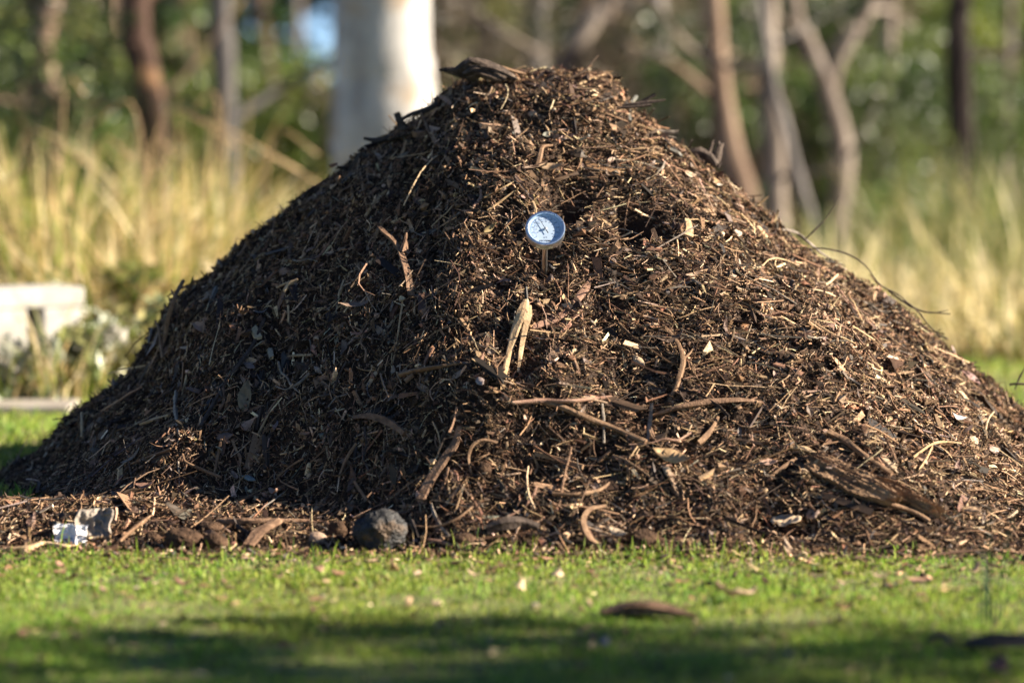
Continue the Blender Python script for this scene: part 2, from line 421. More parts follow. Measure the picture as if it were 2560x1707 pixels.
# fibres, straws and small twigs
def fibres(n, Lm, rm, wf, cols, wts, tl, lift, kink=0.05, sides=3):
    L_, N_ = sample_heap(n, wfun=wf)
    Ln = np.clip(Lm * np.exp(rng.normal(0, .45, n)), .01, .2); rr = rm * np.exp(rng.normal(0, .35, n))
    V, fl = t_twig(Ln, rr, R(0, .5, n), sides, 5, kink)
    ang = lie(L_)
    L_ = L_ + N_ * R(-.001, lift, n)[:, None]
    fr = frames(N_, ang, rng.normal(0.03, tl, n), R(0, 6.28, n) * 0)
    return (put(V, fr, L_), fl, palette(n, cols, wts))
tw = [fibres(40000, .021, .00075, None, DK, [1, 3, 5, 6, 6, 4, 1.4, 1, .8], .35, .011, .12),
      fibres(14000, .037, .00105, right_bias, DK, [1, 2, 4, 6, 7, 5.5, 1.6, 1.4, .8], .2, .014, .07),
      fibres(1100, .10, .0017, right_bias, DK, [1, 3, 4, 5, 5, 3, 1.0, 2, .8], .12, .018, .05, 4)]
# ragged bits standing up along the crest line
n = 800
x = R(-1.25, 1.25, n); y = R(-.12, .12, n); L_ = np.stack([x, y, hz(x, y)], 1); N_ = hn(x, y)
Ln = R(.018, .055, n); V, fl = t_twig(Ln, R(.0006, .002, n), R(0, .5, n), 4, 5, .1)
fr = frames(N_, R(0, 6.28, n), R(.2, 1.2, n), R(0, 6.28, n) * 0)
tw.append((put(V, fr, L_ + N_ * R(.002, .012, n)[:, None]), fl, palette(n, DK, [2, 4, 5, 4, 3, 2, .5, 1, .6])))
o = bulk('twig_litter', tw, M_LITTER, heap); o['kind'] = 'stuff'

# bark flakes and leaf fragments
n = 1000
L_, N_ = sample_heap(n)
Ln = np.clip(0.032 * np.exp(rng.normal(0, .35, n)), .015, .075)
V, fl = t_leaf(Ln, Ln * R(.18, .5, n), R(-.5, .7, n), R(-.3, .3, n), 6, .06)
L_ = L_ + N_ * R(.002, .014, n)[:, None]
fr = frames(N_, R(0, 6.28, n), rng.normal(0, .35, n), rng.normal(0, .45, n))
lf = (put(V, fr, L_), fl, palette(n, [(0.07, .045, .032), (.13, .085, .06), (.24, .165, .12), (.36, .25, .17), (.28, .15, .09), (.14, .125, .11), (.5, .38, .27)], [5, 6, 5, 2, 1.2, .7, .25], .2))
n = 900
L_, N_ = sample_heap(n)
Ln = np.clip(0.05 * np.exp(rng.normal(0, .35, n)), .025, .1)
V, fl = t_chip(Ln, Ln * R(.14, .34, n), R(.003, .007, n))
L_ = L_ + N_ * R(.000, .009, n)[:, None]
fr = frames(N_, np.where(rng.random(n) < .5, rng.normal(.3, .4, n), R(0, 6.28, n)), rng.normal(0, .2, n), rng.normal(0, .4, n))
fk = (put(V, fr, L_), fl, palette(n, DK, [5, 7, 6, 4, 2, .8, .2, 1, 1]))
o = bulk('bark_flake', [lf, fk], M_LEAFY, heap); o['kind'] = 'stuff'

# ------------------------------------------------------------------ single pieces lying on the heap
def catmull(P, m):
    P = np.asarray(P, float)
    if len(P) == 2:
        s = np.linspace(0, 1, m)[:, None]; return P[0] * (1 - s) + P[1] * s
    Q = np.vstack([2 * P[0] - P[1], P, 2 * P[-1] - P[-2]]); out = []
    k = len(P) - 1
    for s in np.linspace(0, k - 1e-6, m):
        i = int(s); t = s - i; a, b, c, d = Q[i:i + 4]
        out.append(.5 * (2 * b + (c - a) * t + (2 * a - 5 * b + 4 * c - d) * t * t + (3 * b - a - 3 * c + d) * t ** 3))
    return np.array(out)

def rod_geo(path, wid, thk, nrm=None, sides=8, rough=0.12, seg=None, seed=0, jag=0.0, ridge=None):
    """lofted stick / slab: half widths and half thicknesses interpolated along the path"""
    g = np.random.default_rng(seed)
    path = np.asarray(path, float)
    ln = np.linalg.norm(np.diff(path, axis=0), axis=1).sum()
    m = seg or int(np.clip(ln / max(np.mean(wid) * 1.2, .0015), 6, 40))
    P = catmull(path, m)
    s = np.linspace(0, 1, m)
    W = np.interp(s, np.linspace(0, 1, len(wid)), wid); T = np.interp(s, np.linspace(0, 1, len(thk)), thk)
    tan = unit(np.gradient(P, axis=0))
    n0 = np.array([0, -.6, .8]) if nrm is None else np.asarray(nrm, float)
    b = unit(np.cross(np.broadcast_to(n0, tan.shape), tan)); nn = unit(np.cross(tan, b))
    a = np.arange(sides) / sides * 2 * math.pi + math.pi / sides
    ca = np.sign(np.cos(a)) * np.abs(np.cos(a)) ** .7; sa = np.sign(np.sin(a)) * np.abs(np.sin(a)) ** .7
    kn = max(3, m // 5); st_ = np.interp(np.linspace(0, 1, m), np.linspace(0, 1, kn), g.normal(0, rough, kn))[:, None]
    def smo(A):
        w_ = max(1, m // (2 * kn)); ker = np.ones(2 * w_ + 1) / (2 * w_ + 1)
        return np.stack([np.convolve(np.pad(c_, w_, 'edge'), ker, 'valid') for c_ in A.T], 1)
    st_ = smo(st_)
    sd_ = smo(np.stack([np.interp(np.linspace(0, 1, m), np.linspace(0, 1, kn + 2), g.normal(0, rough * .8, kn + 2)) for _ in range(sides)], 1))
    rd = (1 + g.normal(0, rough if ridge is None else ridge, sides))[None] * (1 + st_) * (1 + sd_) * (1 + g.normal(0, rough * .18, (m, sides)))
    V = P[:, None] + b[:, None] * (W[:, None] * ca * rd)[..., None] + nn[:, None] * (T[:, None] * sa * rd)[..., None]
    if jag:
        V[0] -= tan[0] * g.uniform(0, jag, (sides, 1)); V[-1] += tan[-1] * g.uniform(0, jag, (sides, 1))
    q = []
    for i in range(m - 1):
        for j in range(sides):
            k = (j + 1) % sides
            q.append([i * sides + j, i * sides + k, (i + 1) * sides + k, (i + 1) * sides + j])
    V = np.vstack([V.reshape(-1, 3), P[0], P[-1]]); c0 = m * sides
    t3 = [[c0, (j + 1) % sides, j] for j in range(sides)] + [[c0 + 1, (m - 1) * sides + j, (m - 1) * sides + (j + 1) % sides] for j in range(sides)]
    return V, np.array(q), np.array(t3)

def join_geo(geos):
    V, Q, T, o = [], [], [], 0
    for (v, q, t) in geos:
        V.append(v); Q.append(q + o); T.append(t + o); o += len(v)
    return np.vstack(V), np.vstack(Q), np.vstack(T)

def pts3(pts, scale=K):
    """picture points on the heap (u, v[, lift in m]) -> points resting on its surface"""
    out = []
    for p in pts:
        q = hit(p[0] * scale, p[1] * scale); n = normal_at(q)
        out.append(q + n * ((p[2] if len(p) > 2 else 0.004)))
    return np.array(out)

ITEMS = [0]
def piece(name, label, cat, paths, mat, group=None, parts=None):
    """paths: list of dict(p=points, w=half widths px, t=half thickness px, ...)"""
    ITEMS[0] += 1; geos = []; n0 = None
    for i, d in enumerate(paths):
        P = np.array(d['P']) if 'P' in d else pts3(d['p'])
        px = np.linalg.norm(P.mean(0) - CAM) / F * K
        nm = d.get('n')
        if nm is None: nm = normal_at(P[len(P) // 2])
        wv = np.array(d['w'], float) * px; tv = np.array(d.get('t', d['w']), float) * px
        P = P + np.asarray(nm) * np.mean(tv) * d.get('up', .6)
        geos.append(rod_geo(P, wv, tv, nm, d.get('sides', 8), d.get('rough', .14), d.get('seg'), ITEMS[0] * 31 + i, d.get('jag', .5) * np.mean(wv), d.get('ridge')))
    V, Q, T = join_geo(geos)
    loc = V.mean(0); loc[2] = V[:, 2].min()
    o = np_mesh(name, V, [Q, T], None, M_WOOD[mat] if isinstance(mat, str) else mat, False, loc=loc)
    return tag(o, label, cat, group)

def S(label, pts, w, mat, name='stick', cat='stick', **k):
    return piece(name, label, cat, [dict(p=pts, w=w if isinstance(w, (list, tuple)) else [w, w * .8], **k)], mat)

def at7(lst, Y=0.03):             # points on the ridge line, in the plane of the crest
    return [at(u * K, v * K, 7.0 + Y) for (u, v) in lst]

def plank(label, corners, wpx, tpx, mat, seed, grain=.004, name='weathered_board', dig=0.0):
    """split board: a grooved grid with ragged ends and frayed edges, thick, lying on the slope"""
    ITEMS[0] += 1; g_ = np.random.default_rng(seed)
    P = pts3(corners); nm = normal_at(P.mean(0)); px = np.linalg.norm(P.mean(0) - CAM) / F * K
    ax = P[-1] - P[0]; Ln = np.linalg.norm(ax); ax /= Ln; b = unit(np.cross(nm, ax)); nn = np.cross(ax, b)
    ns, nt_ = 70, 26; s_, t_ = np.meshgrid(np.linspace(0, 1, ns), np.linspace(-1, 1, nt_))
    end0 = .07 * vnoise(t_[:, :1], t_[:, :1] * 0, 4, seed) + .04 * vnoise(t_[:, :1], t_[:, :1] * 0, 13, seed + 1)
    end1 = .10 * vnoise(t_[:, :1], t_[:, :1] * 0, 3, seed + 2) + .07 * vnoise(t_[:, :1], t_[:, :1] * 0, 12, seed + 3)
    ss = (s_ * (1 + end1 - end0) + end0) * Ln
    wob = 1 + .14 * vnoise(s_, s_ * 0, 3, seed + 4) + .07 * vnoise(s_, s_ * 0 + np.sign(t_), 11, seed + 5)
    wd = wpx * px * wob * np.interp(s_, [0, .12, .7, 1], [.8, 1, .9, .6])
    tt = t_ * wd
    hh = grain * (vnoise(t_ * 1.0, s_ * .4, 6, seed + 6) + .8 * vnoise(t_, s_ * .25, 15, seed + 7) + .35 * vnoise(t_ * 2, s_ * 5, 9, seed + 8)) + .5 * grain * vnoise(s_, t_ * .3, 2.2, seed + 9)
    th_ = tpx * px * (1 - .45 * np.abs(t_) ** 3)
    top = P[0] + ax * ss[..., None] + b * tt[..., None] + nn * (th_ + hh)[..., None]
    bot = P[0] + ax * (ss * .985)[..., None] + b * (tt * .93)[..., None] - nn * (tpx * px + dig)
    V = np.concatenate([top.reshape(-1, 3), bot.reshape(-1, 3)]); n1 = ns * nt_
    gf = grid_faces(ns, nt_); q = [gf, gf[:, ::-1] + n1]
    rim = list(range(ns)) + [ns * i + ns - 1 for i in range(1, nt_)] + [n1 - 1 - i for i in range(1, ns)] + [ns * i for i in range(nt_ - 2, 0, -1)]
    r_ = np.array(rim); r2 = np.roll(r_, -1)
    q.append(np.stack([r2, r_, r_ + n1, r2 + n1], 1))
    loc = V.mean(0); loc[2] = V[:, 2].min()
    o = np_mesh(name, V, q, None, M_WOOD[mat], False, loc=loc)
    return tag(o, label, 'board')

def leaf_geo(c, L, W, ang, tilt, roll, curl, fold, nrm, st=9, wob=.05, seed=1):
    global rng
    old = rng; rng = np.random.default_rng(seed)
    V, fl = t_leaf(np.array([L]), np.array([W]), np.array([curl]), np.array([fold]), st, wob)
    fr = frames(np.array([nrm]), np.array([ang]), np.array([tilt]), np.array([roll]))
    V = put(V, fr, np.array([c]))[0]
    rng = old
    return V, fl[0]
def leaf_obj(label, u, v, Lpx, asp, ang, col, tilt=.1, roll=.3, curl=.3, fold=.1, lift=.008, group=None, seed=1, ground=False, name='dead_leaf'):
    if ground:
        c = at(u * K, v * K, ground_d(v * K)); c[2] = -.004; nrm = np.array([0, 0, 1.0])
    else:
        c = hit(u * K, v * K); nrm = normal_at(c)
    px = np.linalg.norm(c - CAM) / F * K
    V, q = leaf_geo(c + nrm * lift, Lpx * px, Lpx * px * asp, ang, tilt, roll, curl, fold, nrm, seed=seed)
    g = np.random.default_rng(seed)
    C = np.tile(np.array(col), (len(V), 1)) * (1 + g.normal(0, .08, (len(V), 1)))
    loc = V.mean(0)
    o = np_mesh(name, V, [q], C, M_LEAFY, True, loc=loc)
    md = o.modifiers.new('thickness', 'SOLIDIFY'); md.thickness = 0.0007
    return tag(o, label, 'dead leaf', group)


# crest
piece('charred_log', 'charred dark log end with a pointed tip lying on the heap crest', 'log',
      [dict(P=at7([(1010, 166), (1030, 166), (1058, 172), (1100, 184)], -.05), w=[2, 9, 12, 12], n=(0, -.4, .9), ridge=.2, sides=10),
       dict(P=at7([(1052, 168), (1078, 160), (1110, 166), (1150, 178), (1180, 188)], -.07), w=[8, 17, 17, 13, 6], n=(0, -.5, .85), ridge=.3, rough=.16, sides=11),
       dict(P=at7([(1058, 158), (1076, 148), (1104, 152), (1134, 164)], -.08), w=[4, 10, 9, 4], n=(0, -.4, .9), ridge=.35, rough=.2, sides=8),
       dict(P=at7([(1068, 150), (1082, 143), (1100, 146), (1118, 154)], -.10), w=[3, 6, 6, 3], n=(0, -.4, .9), ridge=.35, rough=.25, sides=7),
       dict(P=at7([(1064, 172), (1090, 163), (1122, 170), (1160, 184)], -.10), w=[3, 7, 7, 4], n=(0, -.4, .9), ridge=.35, rough=.25, sides=7),
       dict(P=at7([(1072, 182), (1096, 175), (1124, 181), (1150, 190)], -.11), w=[3, 6, 6, 3], n=(0, -.4, .9), ridge=.35, rough=.25, sides=7),
       dict(P=at7([(1104, 156), (1134, 162), (1160, 172), (1186, 184)], -.11), w=[3, 5, 5, 3], n=(0, -.4, .9), ridge=.35, rough=.2, sides=7)], 'charl')
piece('bark_strip', 'grey brown bark strip on the crest beside the charred log', 'bark piece', [dict(P=at7([(1118, 152), (1145, 155), (1180, 166), (1205, 172)], -.06), w=[5, 7, 6, 4], t=[3, 4, 4, 2])], 'tan')
piece('straw', 'yellow straw poking up from the heap crest', 'straw', [dict(P=at7([(1168, 172), (1190, 160), (1206, 154)], -.04), w=[2.6, 2.4, 1.6])], 'straw')
piece('stick', 'pale stick lying on the sunlit shoulder near the heap crest', 'stick', [dict(p=[(1325, 204), (1352, 192), (1386, 178)], w=[4, 5, 3], jag=1.5)], 'pale')
piece('stick', 'thin dark stick jutting out of the right shoulder of the heap', 'stick', [dict(P=at7([(1390, 246), (1430, 244), (1480, 238), (1526, 232)], -.05), w=[4, 4, 3.5, 2.5])], 'dark')
piece('stick', 'short dark stick slanting up from the right shoulder of the heap', 'stick', [dict(P=at7([(1450, 245), (1478, 233), (1504, 219)], -.03), w=[3.5, 3.5, 3])], 'dark')
piece('twig', 'forked dark twig lying under the jutting stick on the right shoulder', 'twig', [dict(P=at7([(1400, 250), (1445, 248), (1494, 243)], -.07), w=[3, 4, 3])], 'dark')
piece('twig', 'grey twig sticking out of the right slope below the shoulder', 'twig', [dict(P=at7([(1490, 304), (1525, 306), (1556, 305)], -.02), w=[4, 3.4, 3], rough=.2), dict(P=at7([(1512, 311), (1536, 315), (1552, 318)], -.02), w=[2, 2, 1.3])], 'grey')
piece('wood_stub', 'dark broken wooden stub standing up on the right skyline', 'wood stub',
      [dict(P=at7([(1624, 374), (1632, 352), (1638, 330)], -.02), w=[8, 9, 6], t=[8, 8, 5], n=(0, -1, 0), jag=1.2, ridge=.25), dict(P=at7([(1640, 376), (1646, 356), (1655, 332)], -.02), w=[8, 8, 5], n=(0, -1, 0), jag=1.2, ridge=.25), dict(P=at7([(1648, 384), (1656, 374)], -.02), w=[5, 3], n=(0, -1, 0))], 'dark')
piece('bark_piece', 'dark chunk of bark lying beside the broken stub on the right skyline', 'bark piece', [dict(P=at7([(1584, 354), (1604, 352), (1628, 364), (1640, 380)], -.03), w=[5, 9, 9, 5], jag=1)], 'dark')
piece('wood_stub', 'small black stub leaning on the left skyline before the white trunk', 'wood stub', [dict(P=at7([(926, 294), (920, 278), (914, 262)], .0), w=[9, 9, 8], t=[8, 8, 8], n=(0, -1, 0), jag=.8)], 'char')
piece('stick', 'dark stick running up the left skyline from the black stub', 'stick', [dict(P=at7([(926, 276), (950, 264), (985, 252), (1005, 238)], -.02), w=[4, 5, 6, 4])], 'char')
piece('stick', 'flat dark stick jutting from the left skyline', 'stick', [dict(P=at7([(838, 320), (866, 324), (905, 314)], .0), w=[3, 5, 4])], 'char')
piece('wood_chip', 'orange wood chip catching the sun on the left skyline', 'wood chip', [dict(P=at7([(760, 384), (776, 378)], .0), w=[5, 3])], 'rust')
# right skyline twigs
piece('twig', 'hair thin dark twig rising from the right skyline', 'twig', [dict(P=at7([(1848, 552), (1870, 530), (1895, 504), (1912, 478), (1926, 450)], -.02), w=[1.6, 1.5, 1.3, 1, .7])], 'dark')
piece('twig', 'long arching wiry twig bowing out over the right slope', 'twig', [dict(P=at7([(1866, 570), (1905, 574), (1950, 586), (1988, 612), (2020, 654), (2060, 676), (2090, 700)], -.04), w=[2, 2, 2, 2, 1.8, 1.6, 1.2])], 'dark')
piece('twig', 'thin branching twig reaching past the lower right skyline', 'twig', [dict(P=at7([(2040, 668), (2085, 700), (2120, 716), (2150, 719), (2182, 722)], -.04), w=[2.2, 2, 1.7, 1.3, .9]), dict(P=at7([(2150, 719), (2165, 715), (2178, 712)], -.04), w=[1, .9, .6])], 'dark')
piece('twig', 'fine bent twig hanging down the lower right skyline', 'twig', [dict(P=at7([(2076, 690), (2110, 718), (2130, 745), (2160, 775)], -.06), w=[2, 2, 1.6, 1])], 'dark')
piece('twig', 'dark twig at the far right end of the heap', 'twig', [dict(P=at7([(2318, 884), (2334, 882), (2364, 884)], -.1), w=[2.4, 2.4, 1.6]), dict(P=at7([(2330, 895), (2342, 866), (2356, 840)], -.1), w=[1.8, 1.6, .9])], 'dark')
piece('bark_strip', 'long curved grey bark strip hugging the right skyline', 'bark piece', [dict(p=[(1790, 532), (1822, 540), (1850, 560), (1880, 586), (1908, 604)], w=[4, 8, 9, 8, 4], t=[2.5, 3, 3, 3, 2], up=1.5)], 'grey')
piece('stick', 'dark straight stick lying along the upper right skyline', 'stick', [dict(P=at7([(1690, 462), (1712, 470), (1742, 484)], -.02), w=[3, 3, 2.5])], 'dark')
piece('straw', 'pale straw poking out at the upper right skyline', 'straw', [dict(P=at7([(1730, 474), (1748, 464), (1764, 452)], -.03), w=[2.4, 2, 1.3])], 'straw')
# middle of the heap
piece('split_wood', 'pale forked splinter of split wood below the thermometer', 'split wood',
      [dict(p=[(1206, 708, .020), (1200, 735, .024), (1185, 775, .024), (1172, 820, .022), (1160, 865, .018), (1155, 897, .010)], w=[9, 15, 10, 7, 6.5, 4], t=[4, 5, 4, 4, 4, 3], ridge=.18, jag=.8, sides=10),
       dict(p=[(1213, 720, .018), (1212, 750, .020), (1203, 790, .018), (1197, 830, .016), (1191, 862, .010)], w=[8, 7, 6, 5, 2], t=[4, 4, 4, 3, 2], ridge=.15)], 'pale')
piece('bark_strip', 'pinkish bark strip pointing up right beside the split wood', 'bark piece', [dict(p=[(1356, 646), (1340, 672), (1318, 702)], w=[5, 8, 7], t=[2.5, 3, 3])], 'rust')
piece('bark_piece', 'flat reddish bark slab lying right of the split wood', 'bark piece', [dict(p=[(1222, 756), (1260, 744), (1290, 728), (1330, 700)], w=[7, 12, 10, 3], t=[3, 4, 4, 2]), dict(p=[(1268, 758), (1300, 742), (1335, 716)], w=[4, 8, 4], t=[2, 3, 2])], 'rust')
piece('forked_branch', 'rough dark branch with a frayed forked top standing out of the slope', 'branch',
      [dict(p=[(948, 684, .004), (944, 640, .012), (936, 600, .028), (922, 578, .034), (902, 562, .04), (890, 552, .042)], w=[7, 8, 8, 6, 5, 1.5], ridge=.35, rough=.25, sides=9),
       dict(p=[(938, 600, .026), (948, 580, .034), (951, 562, .036)], w=[7, 5, 2], rough=.25)], 'brown')
piece('stick', 'forked tan stick lying across the shaded lower slope', 'stick', [dict(p=[(926, 872, .012), (960, 863, .012), (1005, 854, .012), (1064, 842, .008)], w=[5, 6, 5, 3]), dict(p=[(938, 884, .01), (956, 872, .012)], w=[5, 5])], 'tan')
piece('stick', 'tan hooked stick standing above the thermometer', 'stick', [dict(p=[(1232, 392, .01), (1238, 368, .014), (1246, 348, .012), (1270, 342, .008)], w=[7, 7, 5, 3])], 'tan')
piece('stick', 'pale tan stick on the upper left slope', 'stick', [dict(p=[(842, 500), (862, 468), (885, 446), (915, 426)], w=[3, 5, 7, 3], t=[3, 3, 4, 2])], 'straw')
piece('straw', 'pair of long dry stems leaning down the upper left slope', 'straw', [dict(p=[(980, 276, .02), (992, 310, .012), (1008, 342, .01)], w=[3, 4, 4]), dict(p=[(1000, 318, .012), (1018, 350, .01), (1038, 386, .006)], w=[3, 3.2, 2])], 'tan')
piece('straw', 'thin tan stem crossing the upper left slope', 'straw', [dict(p=[(830, 400), (836, 435), (846, 490)], w=[3, 3, 2])], 'tan')
piece('straw', 'bright straw above and left of the thermometer', 'straw', [dict(p=[(1224, 470), (1231, 492), (1228, 512), (1222, 530)], w=[2.6, 3, 3, 2.2], up=2)], 'pale')
piece('straw', 'two crossed straws lying left above the thermometer', 'straw', [dict(p=[(1112, 462, .012), (1160, 438, .012), (1180, 425, .01)], w=[1.8, 2, 1.5]), dict(p=[(1120, 492, .012), (1150, 470, .01), (1190, 440, .01)], w=[2, 2, 1.6])], 'straw')
piece('wood_chip', 'pale square wood chip right of the thermometer', 'wood chip', [dict(p=[(1577, 516, .01), (1580, 534, .01), (1578, 550, .01)], w=[9, 11, 10], t=[3, 3, 3], sides=6)], 'pale')
piece('stick', 'curved grey brown branch lying on the sunlit slope', 'stick', [dict(p=[(1524, 758, .012), (1552, 790, .012), (1569, 832, .012), (1560, 880, .012), (1534, 938, .008)], w=[3, 4.5, 5, 5, 3.5]), dict(p=[(1566, 836, .012), (1582, 825, .014), (1590, 815, .016)], w=[4, 3, 2])], 'tan')
piece('stick', 'long straight tan branch lying low across the front', 'stick', [dict(p=[(1228, 930, .012), (1290, 948, .014), (1350, 974, .014), (1420, 1000, .012), (1482, 1024, .008)], w=[5, 6, 6.5, 6, 5], rough=.1)], 'tan')
piece('stick', 'reddish branch lying level above the long tan branch', 'stick', [dict(p=[(1180, 936, .012), (1250, 934, .014), (1320, 932, .012), (1400, 920, .01)], w=[6, 6, 5, 3])], 'rust')
piece('stick', 'dark branch lying right of the long tan branch', 'stick', [dict(p=[(1500, 965, .01), (1560, 948, .012), (1620, 938, .012), (1700, 930, .01), (1750, 932, .006)], w=[4, 7, 8, 7, 3], t=[4, 6, 6, 5, 3])], 'brown')
piece('straw', 'white weathered straw standing against the long tan branch', 'straw', [dict(p=[(1380, 940, .014), (1384, 985, .016), (1385, 1026, .01)], w=[2.6, 3.4, 3])], 'grey')
piece('stick', 'grey splintered stick standing right of the white straw', 'stick', [dict(p=[(1497, 944, .014), (1493, 985, .014), (1487, 1030, .008)], w=[5, 6, 3.5], ridge=.25)], 'grey')
piece('stick', 'short tan stick angled on the right lower slope', 'stick', [dict(p=[(1648, 970, .012), (1632, 1000, .012), (1604, 1028, .01)], w=[3.5, 5, 5])], 'tan')
plank('thick weathered board half buried at the lower right', [(1866, 1078, .024), (2050, 1166, .022)], 40, 9, 'board', 41)
plank('crumbling board fragment below the weathered board', [(2010, 1128, .022), (2146, 1188, .018)], 24, 8, 'board', 57, .005, 'board_fragment')
piece('stick', 'pale grey stick at the foot of the weathered board', 'stick', [dict(p=[(2040, 1176, .02), (2090, 1190, .018), (2130, 1208, .012)], w=[6, 7, 4], ridge=.2)], 'tan')
piece('stick', 'long tan stick resting along the upper edge of the board', 'stick', [dict(p=[(1900, 1006, .014), (1935, 1030, .02), (1980, 1064, .02), (2044, 1100, .012)], w=[5, 7, 6, 4])], 'tan')
piece('wood_chip', 'long cream wood splinter just left of the board', 'wood chip', [dict(p=[(1814, 1040, .014), (1846, 1044, .014), (1880, 1056, .01)], w=[3, 5, 3])], 'pale')
piece('twig', 'branched tan twig on the far right slope', 'twig', [dict(p=[(2090, 1065, .014), (2130, 1040, .018), (2160, 1030, .016), (2200, 1030, .012)], w=[2.5, 3, 2.6, 1.6]), dict(p=[(2136, 1040, .016), (2124, 1064, .012), (2105, 1090, .01)], w=[2.4, 2, 1.4])], 'straw')
piece('stick', 'short tan stick leaning toward the board from the left', 'stick', [dict(p=[(1768, 1104, .01), (1800, 1082, .012), (1826, 1064, .012)], w=[3, 3.5, 3.5])], 'tan')
piece('bark_piece', 'tan bark plank leaning at the shade line of the lower front', 'bark piece', [dict(p=[(972, 1156, .012), (1000, 1110, .018), (1030, 1064, .018), (1050, 1030, .014), (1058, 990, .01)], w=[13, 15, 14, 10, 5], t=[5, 6, 6, 5, 3], ridge=.14, jag=.5, sides=10)], 'brown')
piece('bark_piece', 'curved dark bark rib lying on the shaded lower slope', 'bark piece', [dict(p=[(822, 968, .012), (860, 970, .02), (900, 982, .02), (936, 1004, .012)], w=[5, 9, 9, 5], t=[4, 6, 6, 4], ridge=.2)], 'brown')
piece('root', 'pale curly root looping on the lower front', 'root', [dict(p=[(1142, 1028, .014), (1110, 1026, .02), (1084, 1042, .024), (1075, 1070, .02), (1082, 1100, .012)], w=[3, 3.5, 3.5, 3, 2]), dict(p=[(1050, 1076, .01), (1080, 1076, .014), (1105, 1062, .014), (1124, 1050, .012)], w=[2.2, 2.4, 2.2, 1.6])], 'tan')
piece('stick', 'long grey straight stick slanting down the shaded left slope', 'stick', [dict(p=[(610, 742, .01), (585, 800, .012), (548, 855, .012), (505, 925, .012), (464, 990, .01)], w=[4, 4.5, 5, 5, 5], rough=.07)], 'dark')
piece('twig', 'knobbed twig with a sunlit tip on the left skyline', 'twig', [dict(p=[(450, 686, .05), (438, 708, .045), (420, 738, .035), (400, 775, .02), (388, 800, .01)], w=[3.5, 4, 4.5, 4.5, 4]), dict(p=[(436, 712, .045), (430, 700, .05)], w=[2, 1.5]), dict(p=[(430, 722, .04), (424, 712, .045)], w=[2, 1.5])], 'tan')
piece('twig', 'thin bent twig standing left of the knobbed twig', 'twig', [dict(p=[(388, 754, .035), (392, 770, .03), (388, 800, .02), (384, 828, .01)], w=[2.5, 2.8, 3, 3])], 'tan')
piece('straw', 'bright broken straws in the middle of the shaded slope', 'straw', [dict(p=[(664, 684, .02), (678, 668, .022), (694, 658, .02)], w=[4, 4, 3]), dict(p=[(640, 672, .014), (662, 664, .016), (690, 652, .014)], w=[2, 2.4, 2]), dict(p=[(668, 690, .012), (668, 720, .01), (667, 745, .006)], w=[2.4, 2.6, 2.2])], 'pale')
piece('straw', 'flat tan straw lying on the lower left slope', 'straw', [dict(p=[(330, 986, .012), (360, 976, .012), (394, 963, .008)], w=[4.5, 4, 3.5])], 'straw')
piece('stick', 'speckled pale stick upright on the lower left slope', 'stick', [dict(p=[(418, 912, .016), (414, 950, .016), (415, 1010, .008)], w=[4.5, 4.5, 4], rough=.2)], 'grey')
piece('straw', 'tan straw lying low on the shaded left slope', 'straw', [dict(p=[(312, 1072, .01), (350, 1060, .012), (396, 1038, .008)], w=[3, 4, 3])], 'tan')
piece('straw', 'short pale straw upright near the left edge', 'straw', [dict(p=[(200, 962, .016), (200, 985, .014), (196, 1010, .008)], w=[3.4, 3.4, 3])], 'straw')
piece('straw', 'thin pale straw lying left of the flat tan straw', 'straw', [dict(p=[(628, 944, .01), (606, 984, .012), (580, 1030, .008)], w=[2, 2.4, 2])], 'straw')
piece('straw', 'short level straw high on the shaded left slope', 'straw', [dict(p=[(660, 827, .01), (690, 824, .01), (720, 822, .008)], w=[3, 3, 2.6])], 'straw')
piece('stick', 'tan stick with a kinked tip on the lower left foot', 'stick', [dict(p=[(424, 1060, .02), (432, 1078, .02), (470, 1092, .014), (508, 1104, .01)], w=[2.6, 3, 3, 2.4])], 'tan')
piece('stick', 'upright grey pink stick on the lower left foot', 'stick', [dict(p=[(512, 1022, .016), (502, 1058, .014), (492, 1098, .008)], w=[2.6, 3.2, 3])], 'tan')
piece('twig', 'forked pale twig on the shaded lower front', 'twig', [dict(p=[(828, 1030, .016), (808, 1062, .016), (786, 1100, .01)], w=[2.4, 3, 3])], 'tan')
piece('stick', 'short tan stick upright at the shaded lower front', 'stick', [dict(p=[(822, 1116, .012), (834, 1136, .012), (848, 1156, .008)], w=[3, 3.6, 3])], 'tan')
# foot of the heap
piece('stick', 'long brown stick lying along the foot behind the clods', 'stick', [dict(p=[(500, 1212, .012), (560, 1216, .016), (630, 1212, .014), (710, 1208, .01)], w=[6, 6, 5, 3])], 'brown')
piece('bark_piece', 'broad bark slab leaning among the clods at the foot', 'bark piece', [dict(p=[(574, 1268, .012), (600, 1246, .02), (640, 1216, .018)], w=[11, 17, 9], t=[5, 6, 4], ridge=.18, jag=.4, sides=10)], 'brown')
piece('stick', 'tan straw stick leaning at the left foot by the papers', 'stick', [dict(p=[(274, 1252, .006), (310, 1226, .012), (352, 1196, .012)], w=[4, 4, 3.4])], 'tan')
piece('stick', 'bent grey twig standing right of the black rock', 'twig', [dict(p=[(1094 - 96, 1170, .016), (1004, 1192, .016), (1016, 1216, .012), (1034, 1236, .006)], w=[2.6, 3, 3, 3])], 'grey')
piece('stick', 'thin dark arched twig over the foot beside the black rock', 'twig', [dict(p=[(910, 1202, .012), (950, 1218, .014), (1000, 1222, .014), (1050, 1206, .014), (1086, 1172, .01)], w=[2.6, 3, 3, 3, 2.4])], 'tan')
